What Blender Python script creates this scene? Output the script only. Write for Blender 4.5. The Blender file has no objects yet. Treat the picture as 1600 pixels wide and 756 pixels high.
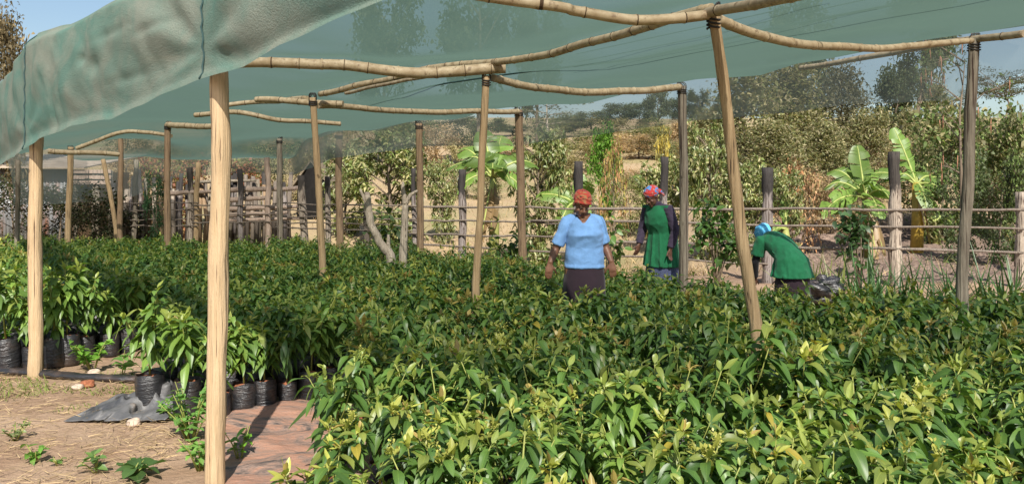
import bpy, math, random
import numpy as np
from mathutils import Vector, noise
random.seed(7); rng = np.random.default_rng(7)
R = math.radians
sc = bpy.context.scene
COL = sc.collection

# ------------------------------------------------------------------ camera, sky, sun, exposure
EYE, F, CX, HY = 1.6, 1232.0, 800.0, 300.0
cam = bpy.data.cameras.new('camera'); camo = bpy.data.objects.new('camera', cam); COL.objects.link(camo)
camo.location = (0, 0, EYE); camo.rotation_euler = (R(90), 0, 0)
cam.sensor_width = 36; cam.lens = 36*F/1600; cam.shift_y = -(378-HY)/1600
cam.clip_start = 0.05; cam.clip_end = 3000
sc.camera = camo
SUN_EL, SUN_AZ = R(45), R(173)
w = bpy.data.worlds.new('World'); sc.world = w; w.use_nodes = True
nt = w.node_tree; bg = nt.nodes['Background']
sky = nt.nodes.new('ShaderNodeTexSky'); sky.sky_type = 'NISHITA'; sky.sun_disc = False
sky.sun_elevation = SUN_EL; sky.sun_rotation = SUN_AZ; sky.air_density = 1.2; sky.dust_density = 1.6; sky.ozone_density = 2.0
nt.links.new(sky.outputs[0], bg.inputs[0]); bg.inputs[1].default_value = 0.085
sl = bpy.data.lights.new('sun', 'SUN'); sl.energy = 4.95; sl.angle = R(0.53); sl.color = (1, 0.945, 0.86)
so = bpy.data.objects.new('sun', sl); COL.objects.link(so)
so.rotation_euler = Vector((math.sin(SUN_AZ)*math.cos(SUN_EL), math.cos(SUN_AZ)*math.cos(SUN_EL), math.sin(SUN_EL))).to_track_quat('Z', 'Y').to_euler()
vs = sc.view_settings; vs.view_transform = 'Standard'; vs.look = 'None'; vs.exposure = 0.75; vs.gamma = 1; vs.use_curve_mapping = False
sc.render.engine = 'CYCLES'
sc.cycles.max_bounces = 8; sc.cycles.diffuse_bounces = 3; sc.cycles.glossy_bounces = 2; sc.cycles.transmission_bounces = 4
sc.cycles.transparent_max_bounces = 12; sc.cycles.caustics_reflective = False; sc.cycles.caustics_refractive = False

# ------------------------------------------------------------------ helpers
def wx(px, d): return (px-CX)/F*d
def wz(py, d): return EYE-(py-HY)/F*d
def P(px, py, d): return Vector((wx(px, d), d, wz(py, d)))

def smooth(a, b, x):
    t = min(1, max(0, (x-a)/(b-a))); return t*t*(3-2*t)
def H(x, y):
    r = max(0.0, y-15.0)
    z = 0.0
    if r > 0:
        r2 = min(r, 170)
        z = 0.112*r2*smooth(0, 10, r)
        z += 0.9*smooth(20, 60, r)*noise.noise(Vector((x*.03, y*.03, 3.1)))
    return z

def empty(name, loc=(0, 0, 0), rz=0.0):
    o = bpy.data.objects.new(name, None); o.empty_display_size = .1; COL.objects.link(o)
    o.location = loc; o.rotation_euler = (0, 0, rz); return o
def tag(o, label=None, cat=None, group=None, kind=None):
    if label: o['label'] = label
    if cat: o['category'] = cat
    if group: o['group'] = group
    if kind: o['kind'] = kind
    return o
def link(name, me, parent=None):
    o = bpy.data.objects.new(name, me); COL.objects.link(o)
    if parent: o.parent = parent
    return o
def copy_tree(o, parent=None):
    c = o.copy(); COL.objects.link(c)
    if parent: c.parent = parent
    for ch in list(o.children): copy_tree(ch, c)
    return c

def npmesh(name, V, Q, UV=None, C=None, mats=(), smoothf=True, midx=None):
    """quad mesh straight from numpy arrays (UV per vertex)"""
    me = bpy.data.meshes.new(name)
    V = np.asarray(V, np.float32); Q = np.asarray(Q, np.int32)
    me.vertices.add(len(V)); me.vertices.foreach_set('co', V.ravel())
    me.loops.add(Q.size); me.loops.foreach_set('vertex_index', Q.ravel())
    me.polygons.add(len(Q)); me.polygons.foreach_set('loop_start', np.arange(0, Q.size, 4, dtype=np.int32))
    me.polygons.foreach_set('use_smooth', np.full(len(Q), smoothf))
    if midx is not None: me.polygons.foreach_set('material_index', np.asarray(midx, np.int32))
    if UV is not None:
        ul = me.uv_layers.new(name='UVMap'); ul.data.foreach_set('uv', np.asarray(UV, np.float32)[Q.ravel()].ravel())
    if C is not None:
        ca = me.color_attributes.new('Col', 'FLOAT_COLOR', 'POINT')
        C4 = np.ones((len(V), 4), np.float32); C4[:, :3] = C; ca.data.foreach_set('color', C4.ravel())
    for m in mats: me.materials.append(m)
    me.update(calc_edges=True); me.validate()
    return me

class MB:
    """collects shapes, links them as ONE mesh"""
    def __init__(s): s.v = []; s.f = []; s.m = []; s.sm = []
    def add(s, v, f, m=0, sm=True):
        n = len(s.v); s.v += [tuple(a) for a in v]
        for q in f: s.f.append([i+n for i in q]); s.m.append(m); s.sm.append(sm)
    def tube(s, pts, rads, n=10, m=0, cap=True, jit=0.0, seed=0, ring_m=None, lat=None):
        pts = [Vector(p) for p in pts]; V = []; k = len(pts)
        if not hasattr(rads, '__len__'): rads = [rads]*k
        ref = Vector(lat) if lat is not None else None
        prev = None
        for i, p in enumerate(pts):
            t = (pts[min(i+1, k-1)]-pts[max(i-1, 0)]).normalized()
            if ref is not None: u = ref-t*ref.dot(t)
            elif prev is None:
                a = Vector((1, 0, 0)) if abs(t.x) < .8 else Vector((0, 1, 0)); u = a-t*a.dot(t)
            else: u = prev-t*prev.dot(t)
            u.normalize(); prev = u; v = t.cross(u)
            r = rads[i]; ru, rv = r if hasattr(r, '__len__') else (r, r)
            for j in range(n):
                a = 2*math.pi*j/n
                jj = 1.0
                if jit: jj += jit*noise.noise(Vector((math.cos(a)*1.5+seed*7.3, math.sin(a)*1.5, i*.6+seed*3.1)))
                V.append(p+u*(ru*math.cos(a)*jj)+v*(rv*math.sin(a)*jj))
        Fc = []; M = []
        for i in range(k-1):
            for j in range(n):
                Fc.append((i*n+j, i*n+(j+1) % n, (i+1)*n+(j+1) % n, (i+1)*n+j))
        n0 = len(s.v); s.v += [tuple(a) for a in V]
        for qi, q in enumerate(Fc):
            s.f.append([i+n0 for i in q]); s.m.append(m if ring_m is None else ring_m[qi//n]); s.sm.append(True)
        if cap:
            s.f.append([n0+j for j in range(n)][::-1]); s.m.append(m); s.sm.append(False)
            s.f.append([n0+(k-1)*n+j for j in range(n)]); s.m.append(m); s.sm.append(False)
        return s
    def ell(s, c, r, nu=16, nv=10, m=0, rot=None, fn=None):
        V = []; Fc = []
        c = Vector(c)
        for i in range(nv+1):
            th = math.pi*(0.001+.998*i/nv)
            for j in range(nu):
                ph = 2*math.pi*j/nu
                d = Vector((math.sin(th)*math.cos(ph), math.sin(th)*math.sin(ph), math.cos(th)))
                k = fn(d) if fn else 1.0
                p = Vector((d.x*r[0], d.y*r[1], d.z*r[2]))*k
                if rot: p = rot @ p
                V.append(c+p)
        for i in range(nv):
            for j in range(nu):
                Fc.append((i*nu+j, (i+1)*nu+j, (i+1)*nu+(j+1) % nu, i*nu+(j+1) % nu))
        Fc.append(tuple(range(nu))); Fc.append(tuple(nv*nu+j for j in range(nu))[::-1])
        s.add(V, Fc, m); return s
    def box(s, a, b, m=0):
        x0, y0, z0 = a; x1, y1, z1 = b
        s.add([(x0,y0,z0),(x1,y0,z0),(x1,y1,z0),(x0,y1,z0),(x0,y0,z1),(x1,y0,z1),(x1,y1,z1),(x0,y1,z1)],
              [(0,3,2,1),(4,5,6,7),(0,1,5,4),(1,2,6,5),(2,3,7,6),(3,0,4,7)], m, False); return s
    def mesh(s, name, mats):
        me = bpy.data.meshes.new(name); me.from_pydata(s.v, [], s.f)
        me.polygons.foreach_set('material_index', s.m); me.polygons.foreach_set('use_smooth', s.sm)
        for x in (mats if isinstance(mats, (list, tuple)) else [mats]): me.materials.append(x)
        me.update(); return me
    def build(s, name, mats, parent=None): return link(name, s.mesh(name, mats), parent)

# ------------------------------------------------------------------ materials
def newmat(name):
    m = bpy.data.materials.new(name); m.use_nodes = True
    t = m.node_tree; b = t.nodes['Principled BSDF']; return m, t, b, t.nodes, t.links
def ramp(t, fac, stops):
    r = t.nodes.new('ShaderNodeValToRGB'); e = r.color_ramp.elements
    while len(e) < len(stops): e.new(.5)
    for i, (p, c) in enumerate(stops): e[i].position = p; e[i].color = (*c, 1)
    t.links.new(fac, r.inputs[0]); return r.outputs[0]
def ntex(t, scale=(1, 1, 1), s=5, detail=4, rough=.55, coord='Object', dist=0):
    tc = t.nodes.new('ShaderNodeTexCoord'); mp = t.nodes.new('ShaderNodeMapping'); mp.inputs['Scale'].default_value = scale
    n = t.nodes.new('ShaderNodeTexNoise'); n.inputs['Scale'].default_value = s; n.inputs['Detail'].default_value = detail
    n.inputs['Roughness'].default_value = rough; n.inputs['Distortion'].default_value = dist
    t.links.new(tc.outputs[coord], mp.inputs[0]); t.links.new(mp.outputs[0], n.inputs[0]); return n.outputs[0]
def mix(t, fac, a, b, mode='MIX'):
    n = t.nodes.new('ShaderNodeMix'); n.data_type = 'RGBA'; n.blend_type = mode
    for i, v in ((0, fac), (6, a), (7, b)):
        if hasattr(v, 'links'): t.links.new(v, n.inputs[i])
        elif i == 0: n.inputs[0].default_value = v
        else: n.inputs[i].default_value = (*v, 1)
    return n.outputs[2]
def bump(t, b, h, strength=.4, dist=.02):
    n = t.nodes.new('ShaderNodeBump'); n.inputs['Strength'].default_value = strength; n.inputs['Distance'].default_value = dist
    t.links.new(h, n.inputs['Height']); t.links.new(n.outputs[0], b.inputs['Normal'])
def math_(t, op, a, b=None):
    n = t.nodes.new('ShaderNodeMath'); n.operation = op
    for i, v in enumerate((a, b)):
        if v is None: continue
        if hasattr(v, 'links'): t.links.new(v, n.inputs[i])
        else: n.inputs[i].default_value = v
    return n.outputs[0]

def wood(name, c1, c2, crack=(.06, .04, .03), s=1.0, char=None, cut=.37):
    m, t, b, N, L = newmat(name)
    g = ntex(t, (18*s, 18*s, 1.1*s), 3, 6, .65, dist=.3)
    c = ramp(t, g, [(.3, c2), (.62, c1)])
    bl = ntex(t, (1, 1, .6), 3.3, 3)
    c = mix(t, ramp(t, bl, [(.42, (0, 0, 0)), (.75, (.55, .55, .55))]), c, tuple(x*.62 for x in c2))
    cr = ntex(t, (30*s, 30*s, .55*s), 2.0, 2, .5)
    k = ramp(t, cr, [(cut-.05, (1, 1, 1)), (cut, (0, 0, 0))])
    c = mix(t, k, c, crack)
    sp = ntex(t, (1, 1, .8), 11, 2); kk = ramp(t, sp, [(.70, (0, 0, 0)), (.76, (.8, .8, .8))])
    c = mix(t, kk, c, tuple(x*.35 for x in c2))
    if char is not None:                                   # burnt upper end
        tc = N.new('ShaderNodeTexCoord'); sx = N.new('ShaderNodeSeparateXYZ'); L.new(tc.outputs['Object'], sx.inputs[0])
        z = math_(t, 'ADD', sx.outputs[2], math_(t, 'MULTIPLY', ntex(t, (6, 6, 2), 2, 3), .8))
        c = mix(t, ramp(t, math_(t, 'SUBTRACT', z, char), [(.38, (0, 0, 0)), (.52, (.9, .9, .9))]), c, (.02, .018, .017))
    L.new(c, b.inputs['Base Color']); b.inputs['Roughness'].default_value = .8; b.inputs['Specular IOR Level'].default_value = .25
    bump(t, b, mix(t, .5, g, cr), .8, .03); return m
M_pale = wood('pale_peeled_wood', (.52, .385, .235), (.42, .295, .165), (.12, .075, .045))
M_tan = wood('tan_pole_wood', (.46, .335, .19), (.30, .20, .105), (.09, .06, .035))
M_brown = wood('brown_pole_wood', (.33, .23, .14), (.19, .12, .07))
M_grey = wood('weathered_grey_wood', (.29, .25, .19), (.14, .115, .085), cut=.42)
M_char = wood('half_burnt_wood', (.46, .39, .31), (.24, .19, .15), char=1.62, cut=.44)
M_charlow = wood('burnt_grey_wood', (.30, .26, .24), (.14, .12, .11), char=1.5, cut=.45)
M_rail = wood('fence_rail_wood', (.22, .18, .145), (.10, .082, .066))
M_log = wood('pale_log_wood', (.50, .39, .31), (.30, .21, .16))
M_bark = wood('tree_bark', (.22, .17, .12), (.11, .085, .06))
M_palebark = wood('pale_bark', (.50, .43, .34), (.33, .27, .2))
def bamboo(name, c1, c2):
    m, t, b, N, L = newmat(name)
    g = ntex(t, (2, 2, 2), 7, 5, .6); c = ramp(t, g, [(.35, c2), (.65, c1)])
    sp = ntex(t, (1, 1, 1), 26, 2); c = mix(t, ramp(t, sp, [(.58, (0, 0, 0)), (.70, (.7, .7, .7))]), c, (.15, .09, .05))
    L.new(c, b.inputs['Base Color']); b.inputs['Roughness'].default_value = .6; b.inputs['Specular IOR Level'].default_value = .4
    bump(t, b, g, .2, .01); return m
M_bam = bamboo('dry_bamboo', (.50, .405, .26), (.33, .245, .14))
M_bamg = bamboo('greyed_bamboo', (.45, .37, .25), (.28, .21, .13))
M_node = wood('bamboo_node', (.12, .075, .04), (.06, .035, .02))

def leafmat(name, rough=.38, trans=.28, spec=.45, vein=.5, tboost=(1.5, 1.55, .7)):
    m, t, b, N, L = newmat(name)
    at = N.new('ShaderNodeAttribute'); at.attribute_name = 'Col'
    c = at.outputs['Color']
    uv = N.new('ShaderNodeUVMap'); sx = N.new('ShaderNodeSeparateXYZ'); L.new(uv.outputs[0], sx.inputs[0])
    if vein:
        a = math_(t, 'ABSOLUTE', math_(t, 'SUBTRACT', sx.outputs[0], .5))
        mid = ramp(t, a, [(.012, (1, 1, 1)), (.035, (0, 0, 0))])
        v = math_(t, 'SINE', math_(t, 'MULTIPLY', math_(t, 'SUBTRACT', sx.outputs[1], math_(t, 'MULTIPLY', a, .35)), 62.0))
        side = ramp(t, v, [(.9, (0, 0, 0)), (1.0, (.35, .35, .35))])
        c2 = mix(t, 1.0, c, (1.9, 1.75, 1.5), 'MULTIPLY')
        f = math_(t, 'MULTIPLY', mix(t, 1.0, mid, side, 'ADD'), vein)
        c = mix(t, f, c, c2)
    nz = ntex(t, (1, 1, 1), 30, 3)
    c = mix(t, ramp(t, nz, [(.35, (0, 0, 0)), (.75, (.45, .45, .45))]), c, mix(t, 1.0, c, (1.35, 1.2, .9), 'MULTIPLY'))
    L.new(c, b.inputs['Base Color']); b.inputs['Roughness'].default_value = rough; b.inputs['Specular IOR Level'].default_value = spec
    tr = N.new('ShaderNodeBsdfTranslucent'); L.new(mix(t, 1.0, c, tboost, 'MULTIPLY'), tr.inputs[0])
    mx = N.new('ShaderNodeMixShader'); mx.inputs[0].default_value = trans
    out = N['Material Output']; L.new(b.outputs[0], mx.inputs[1]); L.new(tr.outputs[0], mx.inputs[2]); L.new(mx.outputs[0], out.inputs[0])
    return m
M_leaf = leafmat('avocado_leaf', .44, .33, .55, .5)
M_tree = leafmat('tree_leaf', .6, .42, .3, 0, tboost=(1.3, 1.3, .9))
M_ban = leafmat('banana_leaf', .42, .35, .45, .35)
M_dryl = leafmat('dry_leaf', .8, .25, .1, 0, (1.1, 1, .8))

def plain(name, c, rough=.7, spec=.3, var=.25, s=9, bs=0, sheen=0):
    m, t, b, N, L = newmat(name)
    n = ntex(t, (1, 1, 1), s, 5); L.new(ramp(t, n, [(.3, tuple(x*(1-var) for x in c)), (.7, tuple(min(1, x*(1+var)) for x in c))]), b.inputs['Base Color'])
    b.inputs['Roughness'].default_value = rough; b.inputs['Specular IOR Level'].default_value = spec
    if bs: bump(t, b, n, bs, .02)
    return m
M_stem = plain('green_stem', (.22, .24, .06), .5)
M_soil = plain('red_potting_soil', (.25, .095, .05), .95, .1, .4, 40, .6)
M_stone = plain('pale_stone', (.42, .33, .26), .85, .2, .3, 14, .4)
M_wire = plain('dark_wire', (.025, .06, .06), .6)
M_wire2 = plain('rubber_strip', (.03, .028, .027), .6)
M_black = plain('painted_hollow_dark', (.012, .011, .01), .9, .1)
def m_bag():
    m, t, b, N, L = newmat('black_polythene')
    n = ntex(t, (1, 1, 5), 9, 5, .6, dist=.5); d = ntex(t, (1, 1, 1), 5, 4)
    L.new(mix(t, ramp(t, d, [(.5, (0, 0, 0)), (.78, (.5, .5, .5))]), (.018, .018, .02), (.16, .10, .07)), b.inputs['Base Color'])
    b.inputs['Roughness'].default_value = .36; b.inputs['Specular IOR Level'].default_value = .7; bump(t, b, n, .7, .02); return m
M_bag = m_bag()
def m_tarp():
    m, t, b, N, L = newmat('grey_polythene_sheet')
    d = ntex(t, (1, 1, 1), 4, 5); L.new(ramp(t, d, [(.35, (.045, .047, .052)), (.62, (.12, .118, .118)), (.8, (.22, .17, .13))]), b.inputs['Base Color'])
    b.inputs['Roughness'].default_value = .55; bump(t, b, ntex(t, (1, 1, 1), 22, 5), .4, .02); return m
M_tarp = m_tarp()
def m_sheet():
    m, t, b, N, L = newmat('soil_stained_sheet')
    d = ntex(t, (1.0, 2.0, 1), 2.6, 9, .68, dist=1.6)
    L.new(ramp(t, d, [(.36, (.07, .06, .055)), (.45, (.24, .165, .13)), (.55, (.37, .195, .13)), (.70, (.27, .205, .17))]), b.inputs['Base Color'])
    b.inputs['Roughness'].default_value = .62; bump(t, b, ntex(t, (1, 1.8, 1), 9, 8, .7), .7, .04); return m
M_sheet = m_sheet()

def m_net(name, base, tcol, T0, dirt=0.0, reflect=.5, streak=False):
    """woven shade cloth: holes let light straight through (fewer at a grazing angle), threads scatter and transmit"""
    m, t, b, N, L = newmat(name)
    geo = N.new('ShaderNodeNewGeometry'); dp = N.new('ShaderNodeVectorMath'); dp.operation = 'DOT_PRODUCT'
    L.new(geo.outputs['Incoming'], dp.inputs[0]); L.new(geo.outputs['Normal'], dp.inputs[1])
    cs = math_(t, 'MAXIMUM', math_(t, 'ABSOLUTE', dp.outputs['Value']), .05)
    T = math_(t, 'POWER', T0, math_(t, 'DIVIDE', 1.0, cs))
    col = base
    if dirt:
        n1 = ntex(t, (1, 1, 1.6), 1.5, 6, .62, dist=.6); n2 = ntex(t, (1, 1, 1), 150, 1, .5)
        c = mix(t, ramp(t, n1, [(.36, (0, 0, 0)), (.62, (dirt,)*3)]), base, (.31, .285, .235))
        c = mix(t, ramp(t, n2, [(.35, (0, 0, 0)), (.7, (.3, .3, .3))]), c, tuple(x*.55 for x in base))
        colS = c
    else:
        n1 = ntex(t, (1, 1, 1), 1.1, 5); colS = mix(t, ramp(t, n1, [(.35, (0, 0, 0)), (.7, (.5, .5, .5))]), base, tuple(x*.8 for x in base))
    df = N.new('ShaderNodeBsdfDiffuse'); L.new(colS, df.inputs[0])
    tl = N.new('ShaderNodeBsdfTranslucent'); tl.inputs[0].default_value = (*tcol, 1)
    m1 = N.new('ShaderNodeMixShader'); m1.inputs[0].default_value = 1-reflect; L.new(df.outputs[0], m1.inputs[1]); L.new(tl.outputs[0], m1.inputs[2])
    tp = N.new('ShaderNodeBsdfTransparent'); m2 = N.new('ShaderNodeMixShader')
    L.new(T, m2.inputs[0]); L.new(m1.outputs[0], m2.inputs[1]); L.new(tp.outputs[0], m2.inputs[2])
    if dirt:
        bp = N.new('ShaderNodeBump'); bp.inputs['Strength'].default_value = .38; bp.inputs['Distance'].default_value = .05
        L.new(mix(t, .5, ntex(t, (1.2, 1.2, 2.6), 4, 9, .72, dist=2.2), ntex(t, (1, 1, 1), 120, 2, .6)), bp.inputs['Height']); L.new(bp.outputs[0], df.inputs['Normal'])
    L.new(m2.outputs[0], N['Material Output'].inputs[0]); return m
M_net = m_net('green_shade_cloth', (.105, .165, .135), (.12, .19, .155), .59)
M_skirt = m_net('dusty_shade_cloth', (.125, .22, .182), (.13, .24, .2), .24, dirt=.62, reflect=.8)
M_curt = m_net('grey_green_side_cloth', (.36, .40, .36), (.22, .27, .24), .60)

# ------------------------------------------------------------------ ground
def axis(parts):
    out = []
    for a, b, n in parts: out += list(np.linspace(a, b, n, endpoint=False))
    return np.array(out)
ys = np.concatenate([axis([(-300, -20, 12), (-20, 1, 20), (1, 12, 110), (12, 30, 110), (30, 80, 50), (80, 300, 30)]), np.linspace(300, 1500, 10)])
xs = np.concatenate([axis([(-1500, -200, 8), (-200, -40, 16), (-40, -12, 40), (-12, 9, 150), (9, 40, 60), (40, 200, 16)]), np.linspace(200, 1500, 8)])
nx, ny = len(xs), len(ys)
V = np.zeros((ny, nx, 3), np.float32); C = np.zeros((ny, nx, 3), np.float32)
for j, y in enumerate(ys):
    for i, x in enumerate(xs):
        z = H(x, y)
        dry = smooth(14.6, 16.5, y+1.0*noise.noise(Vector((x*.4, y*.4, 9))))
        plo = smooth(3.5, 6, x+1.2*noise.noise(Vector((x*.5, y*.5, 4))))*smooth(13.6, 14.4, y)*(1-smooth(22, 25, y))
        if y > 12 and plo > 0: z += plo*(.16*noise.noise(Vector((x*2.2, y*2.2, 0)))+.10*noise.noise(Vector((x*5, y*5, 1))))
        elif 0 < y < 13: z += .015*noise.noise(Vector((x*1.7, y*1.7, 0)))+.008*noise.noise(Vector((x*6, y*6, 2)))
        elif y < 120: z += .12*noise.noise(Vector((x*.6, y*.6, 0)))
        V[j, i] = (x, y, z); C[j, i] = (dry, plo, 0)
idx = np.arange(nx*ny).reshape(ny, nx)
Q = np.stack([idx[:-1, :-1], idx[:-1, 1:], idx[1:, 1:], idx[1:, :-1]], -1).reshape(-1, 4)
m, t, b, N, L = newmat('ground_soil')
at = N.new('ShaderNodeAttribute'); at.attribute_name = 'Col'; sp = N.new('ShaderNodeSeparateColor'); L.new(at.outputs['Color'], sp.inputs[0])
n1 = ntex(t, (1, 1, 1), 1.2, 8, .6); n2 = ntex(t, (1, 1, 1), 14, 6, .65); n3 = ntex(t, (1, 1, 1), .16, 5)
soil = mix(t, ramp(t, n1, [(.35, (0, 0, 0)), (.65, (1, 1, 1))]), (.235, .152, .098), (.335, .24, .165))
soil = mix(t, ramp(t, n2, [(.55, (0, 0, 0)), (.75, (.6, .6, .6))]), soil, (.20, .12, .08))
dryc = mix(t, ramp(t, n2, [(.4, (0, 0, 0)), (.68, (1, 1, 1))]), (.40, .30, .18), (.28, .205, .125))
dryc = mix(t, ramp(t, n3, [(.45, (0, 0, 0)), (.62, (.75, .75, .75))]), dryc, (.20, .19, .085))
dryc = mix(t, ramp(t, n1, [(.55, (0, 0, 0)), (.7, (.6, .6, .6))]), dryc, (.36, .22, .15))
plc = mix(t, ramp(t, n2, [(.42, (0, 0, 0)), (.66, (1, 1, 1))]), (.12, .085, .07), (.30, .22, .17))
c = mix(t, sp.outputs[0], soil, dryc); c = mix(t, sp.outputs[1], c, plc)
L.new(c, b.inputs['Base Color']); b.inputs['Roughness'].default_value = .95; b.inputs['Specular IOR Level'].default_value = .1
bump(t, b, n2, .7, .04)
g = link('ground', npmesh('ground', V.reshape(-1, 3), Q, None, C.reshape(-1, 3), [m])); tag(g, kind='structure')

# ------------------------------------------------------------------ leaves
def nrm(a): return a/np.maximum(np.linalg.norm(a, axis=-1, keepdims=True), 1e-6)
def prof(kind, ts):
    if kind == 'avo':
        u = np.clip((ts-.11)/.89, 0, 1); return np.maximum(np.sin(np.pi*u**.85)**.85, .045)
    if kind == 'long':
        return np.maximum(np.sin(np.pi*(.06+.93*ts))**.8, .06)
    if kind == 'blade':
        return np.maximum((1-ts)**.6, .05)
    return np.maximum(np.sin(np.pi*(.1+.88*ts)), .05)
AV_HI = (np.array([0, .11, .22, .38, .56, .74, .89, 1.]), np.array([-1, -.5, 0, .5, 1.]))
AV_MID = (np.array([0, .12, .35, .65, .87, 1.]), np.array([-1, 0, 1.]))
AV_LO = (np.array([0, .2, .6, 1.]), np.array([-1, 0, 1.]))
T_LO = (np.array([0, .5, 1.]), np.array([-1, 1.]))
def leaves(Pn, D, Ln, W, curl, fold, col, res, kind='avo', roll=None, seed=0):
    Pn = np.asarray(Pn, float); D = nrm(np.asarray(D, float)); n = len(Pn); ts, ss = res
    Ln = np.broadcast_to(Ln, n); W = np.broadcast_to(W, n); curl = np.broadcast_to(curl, n); fold = np.broadcast_to(fold, n)
    S = np.cross(D, np.array([0, 0, 1.])); S[np.linalg.norm(S, axis=1) < .05] = (1, 0, 0); S = nrm(S); Nn = np.cross(S, D)
    if roll is not None:
        cr, sr = np.cos(roll)[:, None], np.sin(roll)[:, None]; S, Nn = S*cr+Nn*sr, Nn*cr-S*sr
    wd = prof(kind, ts)
    tt = ts[None, :, None]; c3 = curl[:, None, None]; L3 = Ln[:, None, None]
    ctr = Pn[:, None]+D[:, None]*(L3*tt*(1-.28*np.abs(c3)*tt))+np.array([0, 0, -1.])*(L3*c3*tt**2)
    ph = rng.random(n)*6.28
    off = (W[:, None]*wd[None])[:, :, None]*ss[None, None]
    wav = np.sin(ts[None]*8+ph[:, None])[:, :, None]*(ss**2)[None, None]*(W[:, None]*wd[None])[:, :, None]*.22
    up = np.abs(off)*fold[:, None, None]+wav
    Vv = ctr[:, :, None]+S[:, None, None]*off[..., None]+Nn[:, None, None]*up[..., None]
    k, s_ = len(ts), len(ss)
    base = (np.arange(n)*k*s_)[:, None, None]
    ii = (np.arange(k-1)[:, None]*s_+np.arange(s_-1)[None])[None]+base
    Qq = np.stack([ii, ii+1, ii+1+s_, ii+s_], -1).reshape(-1, 4)
    UV = np.broadcast_to(np.stack(np.meshgrid(ss*.5+.5, ts), -1)[None], (n, k, s_, 2)).reshape(-1, 2)
    Cc = np.broadcast_to(np.asarray(col)[:, None], (n, k*s_, 3)).reshape(-1, 3)
    return Vv.reshape(-1, 3), Qq, UV, Cc
def cat(parts):
    V, Q, U, C = [], [], [], []; o = 0
    for a in parts:
        V.append(a[0]); Q.append(a[1]+o); U.append(a[2]); C.append(a[3]); o += len(a[0])
    return np.concatenate(V), np.concatenate(Q), np.concatenate(U), np.concatenate(C)

def tube_np(pts, rads, n, col):
    b = MB(); b.tube(pts, rads, n, cap=False); V = np.array(b.v); Q = np.array(b.f)
    return V, Q, np.zeros((len(V), 2)), np.broadcast_to(np.asarray(col, float), (len(V), 3))

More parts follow.
